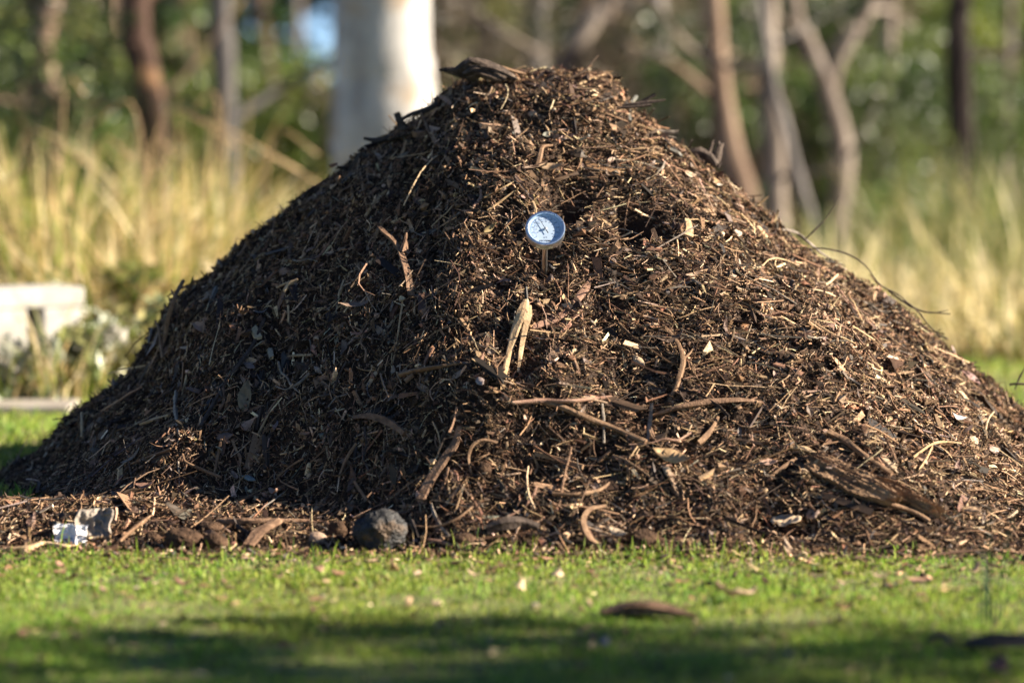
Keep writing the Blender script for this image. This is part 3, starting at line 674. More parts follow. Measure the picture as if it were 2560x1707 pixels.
piece('bark_strip', 'pale curled bark lying in front of the foot', 'bark piece', [dict(p=[(986, 1246, .006), (1010, 1256, .01), (1046, 1262, .006)], w=[4, 5, 4], t=[3, 3.5, 3])], 'rust')
piece('root', 'thick grey root curled in a hook at the foot', 'root', [dict(p=[(1388, 1176, .016), (1352, 1190, .02), (1338, 1220, .02), (1352, 1252, .014), (1378, 1262, .006)], w=[4, 6, 7, 7, 4])], 'tan')
piece('wood_chip', 'orange wood splinter inside the hooked root', 'wood chip', [dict(p=[(1352, 1232, .014), (1362, 1250, .012), (1370, 1264, .006)], w=[3, 4, 3])], 'rust')
piece('stick', 'charred log stub lying at the foot below the root', 'stick', [dict(p=[(1120, 1228, .012), (1160, 1222, .018), (1200, 1218, .016), (1236, 1220, .01)], w=[9, 14, 13, 8], t=[8, 12, 11, 7], ridge=.15)], 'dark')
piece('stick', 'bowed tan stick lying in the lower front', 'stick', [dict(p=[(1270, 1144, .014), (1320, 1148, .016), (1370, 1138, .014), (1410, 1112, .01)], w=[4, 4, 3.6, 3])], 'tan')
piece('stick', 'upright thin brown stick in the lower front', 'stick', [dict(p=[(1312, 1042, .018), (1300, 1090, .016), (1290, 1134, .014), (1284, 1170, .01)], w=[2.4, 3, 3, 2.2])], 'brown')
piece('stick', 'short fat tan stick in the lower front', 'stick', [dict(p=[(1402, 1048, .014), (1380, 1068, .014), (1358, 1082, .01)], w=[4.5, 5, 4])], 'tan')

# leaf cluster at the foot on the right (several pale leaves)
leaf_obj('biggest cream leaf with ragged rim at the right foot', 1805, 1216, 72, .75, 1.2, (.62, .47, .31), .35, -.2, .3, .15, .02, seed=3)
leaf_obj('brown leaf tilted left of the biggest cream leaf', 1770, 1234, 46, .6, .3, (.30, .20, .13), .5, -.5, .2, .1, .015, seed=4)
leaf_obj('tan leaf tucked under the biggest cream leaf', 1796, 1248, 52, .6, 1.9, (.44, .29, .19), .1, .2, .3, -.1, .01, seed=5)
leaf_obj('greyish brown leaf standing right of the biggest cream leaf', 1868, 1196, 48, .75, .2, (.28, .20, .155), .5, .4, .3, .1, .015, seed=6)
leaf_obj('small dark grey chip leaf below the standing brown leaf', 1876, 1240, 40, .35, 1.6, (.13, .12, .115), .1, 0, .1, .1, .012, seed=7)
leaf_obj('pinkish leaf lying left of the board', 1762, 1072, 44, .45, 1.5, (.42, .26, .19), .1, .2, .3, .15, .012, seed=8)
leaf_obj('tan leaf pinned by twigs left of the board', 1752, 1140, 40, .65, .3, (.42, .29, .17), .4, .2, .3, .1, .012, seed=9)
leaf_obj('pale round leaf on the far right slope', 2230, 1021, 30, .9, 1.3, (.5, .36, .25), .2, .2, .1, .1, .012, seed=10)
leaf_obj('pink leaf on the far right slope', 2276, 1044, 30, .8, 1.0, (.42, .28, .22), .3, .3, .2, .1, .012, seed=11)
leaf_obj('tan leaf standing near the far right foot', 2224, 1186, 46, .6, .1, (.36, .24, .15), .5, .3, .2, .1, .015, seed=12)
leaf_obj('narrow white edged leaf on the upper right of the far slope', 2190, 968, 50, .3, 1.0, (.5, .47, .42), .1, .3, .4, .1, .012, seed=13)
leaf_obj('crisp tan leaf between thermometer and right skyline', 1590, 640, 44, .25, 1.8, (.36, .24, .16), .1, .2, .3, .1, .012, seed=14)
leaf_obj('grey leaf folded right of the thermometer stem', 1408, 612, 40, .4, .2, (.26, .19, .15), .4, .3, .3, .2, .012, seed=15)
leaf_obj('grey brown leaf lying mid right slope', 1680, 640, 40, .5, 2.2, (.33, .24, .17), .2, .2, .3, .1, .012, seed=16)
leaf_obj('tall pointed brown leaf on the middle right slope', 1850, 772, 44, .4, .3, (.30, .21, .15), .4, .3, .3, .1, .012, seed=17)
leaf_obj('flat tan leaf chip in the middle of the sunlit slope', 1468, 842, 50, .4, .5, (.46, .34, .22), .2, .3, .2, .05, .014, seed=18)
leaf_obj('cream leaf fleck on the upper right slope', 1640, 432, 34, .4, 1.1, (.55, .46, .36), .1, .1, .2, .1, .012, seed=19)
leaf_obj('tan leaf above the upper right hollow', 1575, 410, 40, .5, 1.2, (.42, .31, .21), .1, .2, .3, .1, .012, seed=20)
leaf_obj('pale leaf fleck on the sunlit upper slope', 1272, 262, 30, .4, .5, (.55, .45, .30), .3, .2, .3, .1, .012, seed=21)
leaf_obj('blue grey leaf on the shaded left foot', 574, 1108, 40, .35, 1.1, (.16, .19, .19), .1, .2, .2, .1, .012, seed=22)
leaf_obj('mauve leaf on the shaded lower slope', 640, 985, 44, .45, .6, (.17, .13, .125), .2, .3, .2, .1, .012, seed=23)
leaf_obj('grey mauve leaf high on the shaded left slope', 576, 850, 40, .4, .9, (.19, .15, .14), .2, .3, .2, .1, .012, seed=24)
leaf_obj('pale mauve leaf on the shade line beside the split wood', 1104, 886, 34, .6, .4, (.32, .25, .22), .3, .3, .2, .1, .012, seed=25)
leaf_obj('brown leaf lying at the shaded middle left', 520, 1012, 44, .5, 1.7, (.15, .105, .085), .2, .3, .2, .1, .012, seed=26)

leaf_obj('broad curled tan leaf lying just above the thermometer', 1262, 399, 62, 0.30, 1.50, (0.34, 0.23, 0.14), .15, .25, .45, .2, .02, seed=70)
leaf_obj('small round pinkish leaf on the upper right slope', 1678, 551, 26, 0.75, 1.20, (0.46, 0.33, 0.25), .15, .25, .45, .2, .02, seed=71)
leaf_obj('olive leaf tilted left of the thermometer', 1124, 540, 40, 0.36, 2.30, (0.26, 0.19, 0.085), .15, .25, .45, .2, .02, seed=72)
leaf_obj('large tan leaf with curled edges on the lower front', 1545, 1066, 98, 0.36, 1.05, (0.42, 0.275, 0.145), .15, .25, .45, .2, .02, seed=73)
leaf_obj('reddish brown leaf on the shaded left foot', 342, 1139, 62, 0.36, 1.80, (0.24, 0.135, 0.095), .15, .25, .45, .2, .02, seed=74)
leaf_obj('curled tan leaf edge lit on the lower front left', 634, 1154, 56, 0.30, 1.20, (0.34, 0.21, 0.15), .15, .25, .45, .2, .02, seed=75)
leaf_obj('pale leaf with bent tip at the foot right of the hooked root', 1420, 1242, 52, 0.40, 1.00, (0.5, 0.38, 0.26), .15, .25, .45, .2, .02, seed=76)
# rocks and clods
def lump(name, label, cat, u, v, wpx, hpx, mat, seed, deep=.6, rough=.18, group=None, sink=.15):
    c = hit(u * K, (v + hpx * .5) * K)
    px = np.linalg.norm(c - CAM) / F * K
    import bmesh
    bm = bmesh.new(); bmesh.ops.create_icosphere(bm, subdivisions=5 if 'rock' in name else 4, radius=1)
    me = bpy.data.meshes.new(name); bm.to_mesh(me); bm.free()
    V = np.array([q.co for q in me.vertices])
    g = np.random.default_rng(seed); sh = g.uniform(-9, 9, 3)
    f = np.zeros(len(V))
    for k, a in ((1.3, .55), (2.9, .3), (6.1, .16), (13, .11), (27, .08), (55, .06)):
        f += a * (vnoise(V[:, 0] + sh[0] + V[:, 2] * .7, V[:, 1] + sh[1] - V[:, 2] * .8, k, seed) + vnoise(V[:, 2] + sh[2], V[:, 0] - V[:, 1] * .6, k, seed + 9)) * .5
    # a few flat facets, like broken stone
    for q in range(7):
        nn = unit(g.normal(0, 1, 3)); dd = g.uniform(.72, .95)
        s = V @ nn; V = V - np.maximum(s - dd, 0)[:, None] * nn * .85
    V = V * (1 + rough * f[:, None])
    V = V * np.array([wpx * .5 * px, wpx * .5 * deep * px, hpx * .5 * px])
    me.vertices.foreach_set('co', V.astype(np.float32).ravel())
    me.polygons.foreach_set('use_smooth', np.zeros(len(me.polygons), bool)); me.materials.append(mat); me.update()
    o = bpy.data.objects.new(name, me); COL.objects.link(o)
    z = max(0.0, float(hz(np.array([c[0]]), np.array([c[1]]))[0]))
    o.location = (c[0], c[1] + wpx * .2 * px, max(c[2], 0) + hpx * .5 * px * (1 - sink))
    return tag(o, label, cat, group)
M_ROCK = noise_mat('dark_basalt', [(0.3, (0.010, 0.010, 0.011)), (0.5, (0.022, 0.021, 0.021)), (0.7, (0.07, 0.068, 0.068))], 28, 8, 0.7, 0.4, 0.9, 0.006, scale2=90, spots=((0.10, 0.065, 0.04), 14, 0.6))
M_CLOD = noise_mat('soil_clod', [(0.3, (0.022, 0.012, 0.008)), (0.5, (0.06, 0.034, 0.02)), (0.7, (0.14, 0.083, 0.05))], 60, 8, 0.9, 0.2, 1.0, 0.006, scale2=200)
M_PEB = noise_mat('tan_pebble', [(0.3, (0.20, 0.135, 0.09)), (0.6, (0.36, 0.25, 0.175))], 30, 6, 0.8, 0.3, 0.5, 0.003)
M_PEBR = noise_mat('red_pebble', [(0.3, (0.20, 0.085, 0.055)), (0.6, (0.33, 0.16, 0.11))], 30, 6, 0.8, 0.3, 0.5, 0.003)
lump('rock', 'big rough black rock at the foot of the heap', 'rock', 868, 1218, 134, 104, M_ROCK, 5, .8, .34)
lump('clod', 'round dark clod beside the big black rock', 'clod', 776, 1216, 50, 48, M_CLOD, 6)
lump('pebble', 'small tan stone left of the black rock', 'stone', 728, 1236, 44, 34, M_PEB, 7)
lump('clod', 'squarish grey clod nearest the papers', 'clod', 350, 1235, 40, 34, M_CLOD, 8)
lump('clod', 'wide crumbly clod third along the foot', 'clod', 418, 1240, 90, 56, M_CLOD, 9, rough=.34)
lump('clod', 'upper clod stacked behind the wide crumbly clod', 'clod', 482, 1212, 62, 32, M_CLOD, 10, rough=.3)
lump('clod', 'knobbly clod between the wide clod and the red pebble', 'clod', 492, 1246, 60, 46, M_CLOD, 11, rough=.36)
lump('pebble', 'smooth red pebble at the foot of the heap', 'stone', 536, 1252, 28, 20, M_PEBR, 12, rough=.06)
lump('clod', 'dark brown clod at the foot right of centre', 'clod', 1478, 1238, 74, 50, M_CLOD, 13, rough=.3)
lump('clod', 'flat low clod right of the black rock', 'clod', 1062, 1240, 60, 36, M_CLOD, 14, rough=.3)
lump('clod', 'smooth brown clod beside the looping root', 'clod', 1112, 1078, 38, 44, M_CLOD, 15, rough=.1)
lump('pebble', 'tan stone lying high on the shoulder below the crest', 'stone', 1225, 262, 26, 20, M_PEB, 16)

# crumpled papers at the left foot
def paper(label, u, v, wpx, hpx, seed, col, lean):
    c = hit(u * K, (v + hpx * .45) * K); px = np.linalg.norm(c - CAM) / F * K
    m = 44; s, t = np.meshgrid(np.linspace(-.5, .5, m), np.linspace(-.5, .5, m))
    def crease(f, sd): return 1 - np.abs(vnoise(s + sd, t, f, sd)) * 2
    hgt = .30 * crease(2.1, seed) + .16 * crease(4.3, seed + 1) + .07 * crease(9, seed + 2)
    out = 1 + .16 * vnoise(s * 1.0, t, 3, seed + 4) + .05 * vnoise(s, t, 9, seed + 5)
    X = s * wpx * px * out; Z = t * hpx * px * out
    V = np.stack([X, -hgt * .55 * hpx * px + lean * (t * hpx * px), Z], -1).reshape(-1, 3)
    V[:, 2] -= V[:, 2].min()
    M = noise_mat('waste_paper', [(0.3, tuple(x * .55 for x in col)), (0.45, col), (0.8, tuple(min(.85, x * 1.1) for x in col))], 18, 5, .8, .2, .4, .002, spots=((.25, .15, .07), 20, .62))
    loc = np.array([c[0], c[1] + .02, max(c[2], 0) - .002])
    o = np_mesh('crumpled_paper', V + loc, [grid_faces(m, m)], None, M, False, loc=loc)
    md = o.modifiers.new('thickness', 'SOLIDIFY'); md.thickness = 0.0012
    return tag(o, label, 'paper')
paper('bright white crumpled paper with a hollow fold at the left foot', 162, 1236, 76, 52, 21, (.74, .72, .72), .4)
paper('stained grey cream paper behind the white crumpled paper', 214, 1212, 84, 74, 33, (.24, .205, .17), .5)
piece('bark_strip', 'flat cream bark strip on the lawn edge before the papers', 'bark piece', [dict(p=[(34, 1272, .01), (70, 1272, .012), (100, 1264, .014), (150, 1268, .012), (178, 1264, .01)], w=[5, 7, 8, 7, 3], t=[3, 4, 4, 3, 2], rough=.25)], 'pale')

# unnamed look-alike sticks and leaves scattered over the heap
def scatter_sticks(cnt, seed, label, group, mats, x0, x1, Lr, rr):
    g = np.random.default_rng(seed); k = 0
    while k < cnt:
        x, y = g.uniform(x0, x1), g.uniform(-1.12, -0.05)
        z = float(hz(np.array([x]), np.array([y]))[0])
        if z < .02: continue
        c = np.array([x, y, z]); nm = normal_at(c)
        u, v = proj(c)
        if abs(u - 1363) < 110 and 440 < v < 720: continue
        down = unit(np.array([0, 0, -1.0]) + nm * nm[2]); e = np.cross(nm, down)
        a = g.normal(.2, .5) if g.random() < .4 else g.uniform(0, 6.28)
        t = down * math.cos(a) + e * math.sin(a); L = g.uniform(*Lr); r = g.uniform(*rr)
        bend = np.cross(nm, t) * g.normal(0, .12) * L
        q_ = np.cross(nm, t); P = [c + t * L * (w_ - .5) + bend * (1 - (2 * w_ - 1) ** 2) + q_ * g.normal(0, .03) * L for w_ in (0, .25, .45, .7, 1)]
        P = [np.array([p[0], p[1], max(p[2], float(hz(np.array([p[0]]), np.array([p[1]]))[0]) - .002)]) + nm * (.008 + r) for p in P]
        V, Q, T = rod_geo(P, [r, r, r * .8, r * .5], [r, r, r * .8, r * .5], nm, 6, .15, None, seed * 100 + k, r)
        loc = V.mean(0); loc[2] = V[:, 2].min()
        o = np_mesh('stick', V, [Q, T], None, M_WOOD[mats[g.integers(len(mats))]], False, loc=loc)
        tag(o, label, 'stick', group); k += 1
scatter_sticks(54, 1, 'thin weathered stick lying loose among the chips of the heap', 'loose sticks over the heap', ['tan', 'tan', 'brown', 'grey', 'rust', 'brown', 'straw'], -.2, 1.15, (.04, .14), (.0012, .0027))
scatter_sticks(40, 2, 'thin dark stick lying loose on the shaded side of the heap', 'loose sticks on the shaded slope', ['dark', 'brown', 'tan', 'grey'], -1.1, -.2, (.04, .15), (.0012, .0027))

# ------------------------------------------------------------------ compost thermometer
p0 = hit(1361, 690)
TILT = math.radians(33.5)
nd = np.array([0.0, -math.cos(TILT), math.sin(TILT)])
best = min(np.arange(.08, .3, .001), key=lambda L: abs(proj(p0 + nd * L)[1] - 573))
LST = float(best)
th = empty('compost_thermometer', p0)
tag(th, 'round silver dial thermometer on a steel stem stuck into the heap', 'thermometer')
ydir = np.array([0.0, math.sin(TILT), math.cos(TILT)])
Rm = Matrix(((1, ydir[0], nd[0]), (0, ydir[1], nd[1]), (0, ydir[2], nd[2])))
th.rotation_euler = Rm.to_euler()
M_STEEL = metal_mat('steel', (.78, .77, .75), .30)
M_BEZ = metal_mat('steel_bezel_sky_tint', (.70, .86, 1.0), .30)  # reflection of the blue sky is put into the metal colour
def lathe(name, prof, mat, parent, seg=72, smooth=True, closed=False, caps=True):
    a = np.arange(seg) / seg * 2 * math.pi; m = len(prof)
    V = np.array([[r * np.cos(a), r * np.sin(a), np.full(seg, z)] for (r, z) in prof]).transpose(0, 2, 1).reshape(-1, 3)
    q = []
    for i in range(m if closed else m - 1):
        i2 = (i + 1) % m
        for j in range(seg):
            k = (j + 1) % seg
            q.append([i * seg + j, i * seg + k, i2 * seg + k, i2 * seg + j])
    fl = [np.array(q)]
    if not closed and caps: fl.append(np.array([list(range(seg))[::-1], [(m - 1) * seg + j for j in range(seg)]]))
    o = np_mesh(name, V, fl, None, mat, smooth, parent)
    if smooth:
        me = o.data
        try: me.set_sharp_from_angle(angle=math.radians(35))
        except Exception: pass
    return o
Z0 = LST                                    # dial plane
lathe('stem', [(.0056, -.16), (.0056, Z0 - .027), (.0074, Z0 - .0265), (.0074, Z0 - .0190)], M_STEEL, th, 28)
case = lathe('case', [(.012, Z0 - .0195), (.034, Z0 - .019), (.0400, Z0 - .0178), (.0414, Z0 - .0155), (.0414, Z0 + .002)], M_STEEL, th, caps=False)
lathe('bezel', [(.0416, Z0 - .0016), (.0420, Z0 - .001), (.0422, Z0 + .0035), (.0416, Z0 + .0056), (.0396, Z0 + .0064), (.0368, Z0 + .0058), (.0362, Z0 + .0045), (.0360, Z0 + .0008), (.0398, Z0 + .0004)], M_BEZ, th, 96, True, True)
M_DIAL = noise_mat('dial_white_sky_tint', [(0.3, (.44, .55, .70)), (0.7, (.48, .59, .73))], 40, 3, .5, .4, 0)  # white face; the blue cast of the sky is painted into its colour
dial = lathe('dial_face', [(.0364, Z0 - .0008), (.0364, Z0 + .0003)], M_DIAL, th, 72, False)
M_BLUE = noise_mat('dial_ink_blue', [(0.3, (.16, .27, .48)), (0.7, (.20, .31, .52))], 40, 2, .6, .3, 0)
M_INK = noise_mat('dial_ink_black', [(0.3, (.02, .02, .025)), (0.7, (.03, .03, .035))], 40, 2, .6, .3, 0)
def quad_marks(name, marks, mat, z, parent):
    V, q = [], []
    for (a, r0, r1, wd) in marks:            # clock angle from the top, clockwise, degrees
        t = math.radians(a); d = np.array([math.sin(t), math.cos(t)]); s = np.array([d[1], -d[0]]) * wd / 2
        b = len(V); V += [list(d * r0 - s) + [z], list(d * r0 + s) + [z], list(d * r1 + s) + [z], list(d * r1 - s) + [z]]
        q.append([b + 1, b, b + 3, b + 2])
    return np_mesh(name, V, [np.array(q)[:, ::-1]], None, mat, False, parent)
fa = lambda F_: -135 + 270 * F_ / 200.0
fc = lambda C_: fa(C_ * 1.8 + 32)
mk = [(fa(f), .0300 if f % 10 else .0288, .0320, .0005 if f % 10 else .0010) for f in range(0, 201, 2)]
mk += [(fc(c), .0222, .0238 if c % 10 else .0250, .0005 if c % 10 else .0010) for c in range(-16, 93, 2)]
quad_marks('scale_marks', mk, M_BLUE, Z0 + .0006, dial)
def text_geo(s, size, cx, cy, z):
    cu = bpy.data.curves.new('t', 'FONT'); cu.body = s; cu.size = size; cu.align_x = 'CENTER'; cu.align_y = 'CENTER'; cu.offset = size * .012
    ob = bpy.data.objects.new('t', cu); COL.objects.link(ob)
    bpy.context.view_layer.update()
    dg = bpy.context.evaluated_depsgraph_get(); me = bpy.data.meshes.new_from_object(ob.evaluated_get(dg))
    V = [(v.co.x + cx, v.co.y + cy, z) for v in me.vertices]; fc_ = [tuple(p.vertices) for p in me.polygons]
    bpy.data.objects.remove(ob); bpy.data.curves.remove(cu); bpy.data.meshes.remove(me)
    return V, fc_
def text_obj(name, items, z, mat, parent):
    V, Fc = [], []
    for (s, size, cx, cy) in items:
        v, f = text_geo(s, size, cx, cy, z); b = len(V); V += v; Fc += [tuple(i + b for i in q) for q in f]
    me = bpy.data.meshes.new(name); me.from_pydata(V, [], Fc); me.materials.append(mat); me.update()
    o = bpy.data.objects.new(name, me); COL.objects.link(o); o.parent = parent
    return o
P_ = lambda a, r: (r * math.sin(math.radians(a)), r * math.cos(math.radians(a)))
nums = [(str(f), .0044, *P_(fa(f), .0262)) for f in range(0, 201, 20)]
nums += [(str(c), .0040, *P_(fc(c), .0190)) for c in range(-10, 91, 10)]
M_INKB = noise_mat('dial_ink_slate', [(0.3, (.09, .13, .21)), (0.7, (.11, .15, .23))], 40, 2, .6, .3, 0)
text_obj('scale_numerals', nums, Z0 + .0007, M_INKB, dial)
text_obj('brand_lettering', [('REOTEMP', .0058, 0, -.0292), ('\u00b0F', .0046, -.0022, -.0215), ('\u00b0C', .0036, .0025, -.0205)], Z0 + .0007, M_INK, dial)
# pointer
NA = math.radians(-28); d2 = np.array([math.sin(NA), math.cos(NA)]); s2 = np.array([d2[1], -d2[0]]); zp = Z0 + .0028
def pl(r, w): return [list(d2 * r + s2 * w) + [zp], list(d2 * r - s2 * w) + [zp]]
pv = pl(-.0125, .0010) + pl(-.004, .0009) + pl(.006, .0006) + pl(.0300, .00018)
pv += [[x, y, z + .0004] for (x, y, z) in pv]
pq = []
for i in range(3):
    a, b, c, d = 2 * i, 2 * i + 1, 2 * i + 3, 2 * i + 2
    pq += [[a, b, c, d], [a + 8, d + 8, c + 8, b + 8], [a, d, d + 8, a + 8], [b, b + 8, c + 8, c]]
pq += [[0, 8, 9, 1], [6, 7, 15, 14]]
pointer = np_mesh('pointer', pv, [np.array(pq)], None, M_INK, False, th)
lathe('pointer_hub', [(.0030, Z0 + .0004), (.0030, Z0 + .0036), (.0022, Z0 + .0042)], M_STEEL, pointer, 24)
# glass
m, n_, l_, p_ = new_mat('dial_glass')
tr = n_.new('ShaderNodeBsdfTransparent'); gl = n_.new('ShaderNodeBsdfGlossy'); gl.inputs['Roughness'].default_value = .02
mx = n_.new('ShaderNodeMixShader')
mx.inputs[0].default_value = .07; l_.new(tr.outputs[0], mx.inputs[1]); l_.new(gl.outputs[0], mx.inputs[2])
l_.new(mx.outputs[0], n_['Material Output'].inputs['Surface'])
gv = [[.0366 * math.cos(t), .0366 * math.sin(t), Z0 + .0048] for t in np.arange(72) / 72 * 2 * math.pi]
np_mesh('glass', gv, [np.array([list(range(72))])], None, m, False, th)
# sticker on the underside of the case
a = np.linspace(math.radians(242), math.radians(292), 20)
sv = [[.0417 * math.cos(t), .0417 * math.sin(t), z] for z in (Z0 - .0125, Z0 - .0035) for t in a]
M_STK = noise_mat('sticker', [(0.3, (.66, .62, .48)), (0.7, (.74, .70, .58))], 60, 3, .5, .3, 0)
stk = np_mesh('sticker', sv, [grid_faces(20, 2)], None, M_STK, True, case)
tv, tf = text_geo('REOTEMP', .0042, 0, 0, 0)
tv = np.array(tv); wid = tv[:, 0].max() - tv[:, 0].min(); sc_ = .018 / wid
ang = math.radians(267) + tv[:, 0] * sc_ / .0419
tv2 = np.stack([.0419 * np.cos(ang), .0419 * np.sin(ang), Z0 - .0080 + tv[:, 1]], 1)
me = bpy.data.meshes.new('sticker_lettering'); me.from_pydata([tuple(x) for x in tv2], [], tf); me.materials.append(M_INK); me.update()
o = bpy.data.objects.new('sticker_lettering', me); COL.objects.link(o); o.parent = stk

# ------------------------------------------------------------------ ground and lawn
m, n_, l_, p_ = new_mat('ground')
tc = n_.new('ShaderNodeTexCoord'); sx = n_.new('ShaderNodeSeparateXYZ'); l_.new(tc.outputs['Object'], sx.inputs[0])
def noise_node(scale, det=5):
    z = n_.new('ShaderNodeTexNoise'); z.inputs['Scale'].default_value = scale; z.inputs['Detail'].default_value = det
    l_.new(tc.outputs['Object'], z.inputs['Vector']); return z
def ramp(node, stops):
    cr = n_.new('ShaderNodeValToRGB')
    while len(cr.color_ramp.elements) < len(stops): cr.color_ramp.elements.new(.5)
    for e, (ps, c) in zip(cr.color_ramp.elements, stops): e.position = ps; e.color = (*c, 1)
    l_.new(node.outputs['Fac'], cr.inputs[0]); return cr
lawn_c = ramp(noise_node(9), [(.3, (.09, .075, .03)), (.5, (.14, .17, .04)), (.75, (.26, .20, .10))])
floor_c = ramp(noise_node(5, 8), [(.3, (.05, .032, .02)), (.55, (.12, .08, .05)), (.75, (.20, .15, .09))])
edge = n_.new('ShaderNodeMath'); edge.operation = 'MULTIPLY_ADD'; nz = noise_node(.6)
l_.new(nz.outputs['Fac'], edge.inputs[0]); edge.inputs[1].default_value = 3.0; l_.new(sx.outputs['Y'], edge.inputs[2])
mr = n_.new('ShaderNodeMapRange'); mr.inputs['From Min'].default_value = 7.6; mr.inputs['From Max'].default_value = 9.0
l_.new(edge.outputs[0], mr.inputs['Value'])
mx = n_.new('ShaderNodeMix'); mx.data_type = 'RGBA'
l_.new(mr.outputs[0], mx.inputs['Factor']); l_.new(lawn_c.outputs[0], mx.inputs['A']); l_.new(floor_c.outputs[0], mx.inputs['B'])
l_.new(mx.outputs['Result'], p_.inputs['Base Color']); p_.inputs['Roughness'].default_value = .95
bp = n_.new('ShaderNodeBump'); bp.inputs['Distance'].default_value = .01; bp.inputs['Strength'].default_value = .6
nb = noise_node(120); l_.new(nb.outputs['Fac'], bp.inputs['Height']); l_.new(bp.outputs[0], p_.inputs['Normal'])
M_GROUND = m
gxs = np.concatenate([[-150, -60, -25, -12], np.arange(-6, 6.01, .25), [12, 25, 60, 150]]); gys = np.concatenate([[-30, -14, -9], np.arange(-7, 6.01, .25), [9, 14, 22, 40, 80, 200]])
gX, gY = np.meshgrid(gxs, gys)
gZ = np.zeros_like(gX)
tag(np_mesh('ground', np.stack([gX, gY, gZ], -1), [grid_faces(len(gxs), len(gys))], None, M_GROUND, True), kind='structure')

def blades(n, x0, x1, y0, y1, hm, wm, cols, wts, dens=None, lean=.5):
    xs, ys, got = [], [], 0
    while got < n:
        x = R(x0, x1, n); y = R(y0, y1, n); k = np.ones(n, bool)
        if dens is not None: k = rng.random(n) < dens(x, y)
        xs.append(x[k]); ys.append(y[k]); got += k.sum()
    x = np.concatenate(xs)[:n]; y = np.concatenate(ys)[:n]
    h = hm * np.exp(rng.normal(0, .35, n)) * (1 + .35 * vnoise(x, y, 7, 41)); wd = wm * R(.6, 1.4, n)
    a = R(0, 6.28, n); ln = np.abs(rng.normal(0, lean, n)) * h
    ax = np.stack([np.cos(a), np.sin(a)], 1); b = R(0, 6.28, n); sx_ = np.stack([np.cos(b), np.sin(b)], 1)
    V = np.zeros((n, 5, 3))
    base = np.stack([x, y], 1)
    V[:, 0, :2] = base - sx_ * wd[:, None] / 2; V[:, 1, :2] = base + sx_ * wd[:, None] / 2
    V[:, 2, :2] = base + sx_ * wd[:, None] * .42 + ax * ln[:, None] * .35; V[:, 3, :2] = base - sx_ * wd[:, None] * .42 + ax * ln[:, None] * .35
    V[:, 2, 2] = V[:, 3, 2] = h * .6; V[:, 4, :2] = base + ax * ln[:, None]; V[:, 4, 2] = h
    c = palette(n, cols, wts, .18)
    pt = np.clip(.5 + .9 * vnoise(x, y, 3.1, 51) * .6 + .4 * vnoise(x, y, 9, 52), 0, 1)[:, None]
    c = c * (1 - pt * .35) + c[:, [0, 0, 2]] * np.array([1.25, 1.0, .9]) * pt * .35
    return V, [np.array([[0, 1, 2, 3]]), np.array([[3, 2, 4]])], c
GC = [(.165, .31, .035), (.245, .38, .05), (.335, .43, .075), (.09, .195, .03), (.36, .30, .14), (.22, .15, .08)]
def lawn_d(x, y):
    d = np.clip(.60 + .55 * vnoise(x, y, 4, 61) + .55 * vnoise(x, y, 11, 62) + .3 * vnoise(x, y, 26, 65), .2, 1)
    edge_ = np.clip((-(y + 1.18) - .03 * vnoise(x, y, 5, 63) - .025 * vnoise(x, y, 14, 66) - .05 * np.clip((x - .2) / .4, 0, 1)) / .05, 0, 1)
    return d * edge_
g1 = blades(140000, -1.5, 1.5, -3.5, -1.13, .0095, .0027, GC, [4, 6, 4, 3, 1.2, .8], lawn_d, .7)
g1b = blades(420, -1.1, 1.1, -1.30, -1.16, .024, .003, GC, [4, 6, 4, 3, .2, .1], lambda x, y: np.clip(.3 + vnoise(x, y, 6, 71), 0, 1), .35)
def side_d(x, y):
    inside = bilin(HB, np.clip(x, GX0, GX1), np.clip(y, GY0, GY1)) > .0
    inb = (x > GX0) & (x < GX1) & (y > GY0) & (y < GY1)
    return np.where(inside & inb, 0, np.clip(.75 + .5 * vnoise(x, y, 3, 64), .1, 1))
g2 = blades(26000, -3.2, 0.0, -.9, 1.9, .022, .004, GC, [4, 6, 5, 2, 1.2, .4], side_d, .7)
g3 = blades(46000, 0.6, 4.2, -.9, 6.5, .026, .006, GC, [3, 5, 5, 1.5, 4, 1.2], side_d, .7)
tag(bulk('lawn_grass', [g1, g1b, g2, g3], M_GRASS, smooth=True), kind='stuff')

# crumbs and chips spilt from the heap over the edge of the lawn
n = 2600
x = R(-1.3, 1.3, n); y = -1.16 - rng.exponential(.10, n) * (1 + .8 * (x > .3))
L_ = np.stack([x, y, R(.002, .012, n)], 1); N_ = np.tile([0, 0, 1.0], (n, 1))
Ln = np.clip(.008 * np.exp(rng.normal(0, .5, n)), .003, .035)
V, fl = t_chip(Ln, Ln * R(.2, .7, n), Ln * R(.1, .35, n))
fr = frames(N_, R(0, 6.28, n), rng.normal(0, .3, n), rng.normal(0, .4, n))
sp1 = (put(V, fr, L_), fl, palette(n, DK, [2, 4, 5, 5, 4, 3, 1, 1, 2]))
n = 1500
x = R(-1.4, 1.4, n); y = R(-3.2, -1.2, n)
L_ = np.stack([x, y, R(.006, .014, n)], 1); N_ = np.tile([0, 0, 1.0], (n, 1))
Ln = np.clip(.011 * np.exp(rng.normal(0, .45, n)), .005, .035)
V, fl = t_chip(Ln, Ln * R(.2, .6, n), Ln * R(.06, .2, n))
fr = frames(N_, R(0, 6.28, n), rng.normal(0, .2, n), rng.normal(0, .3, n))
sp2 = (put(V, fr, L_), fl, palette(n, DK, [.5, 1, 3, 4, 4, 4, 2, 1, 2]))
tag(bulk('lawn_litter', [sp1, sp2], M_LITTER), kind='stuff')

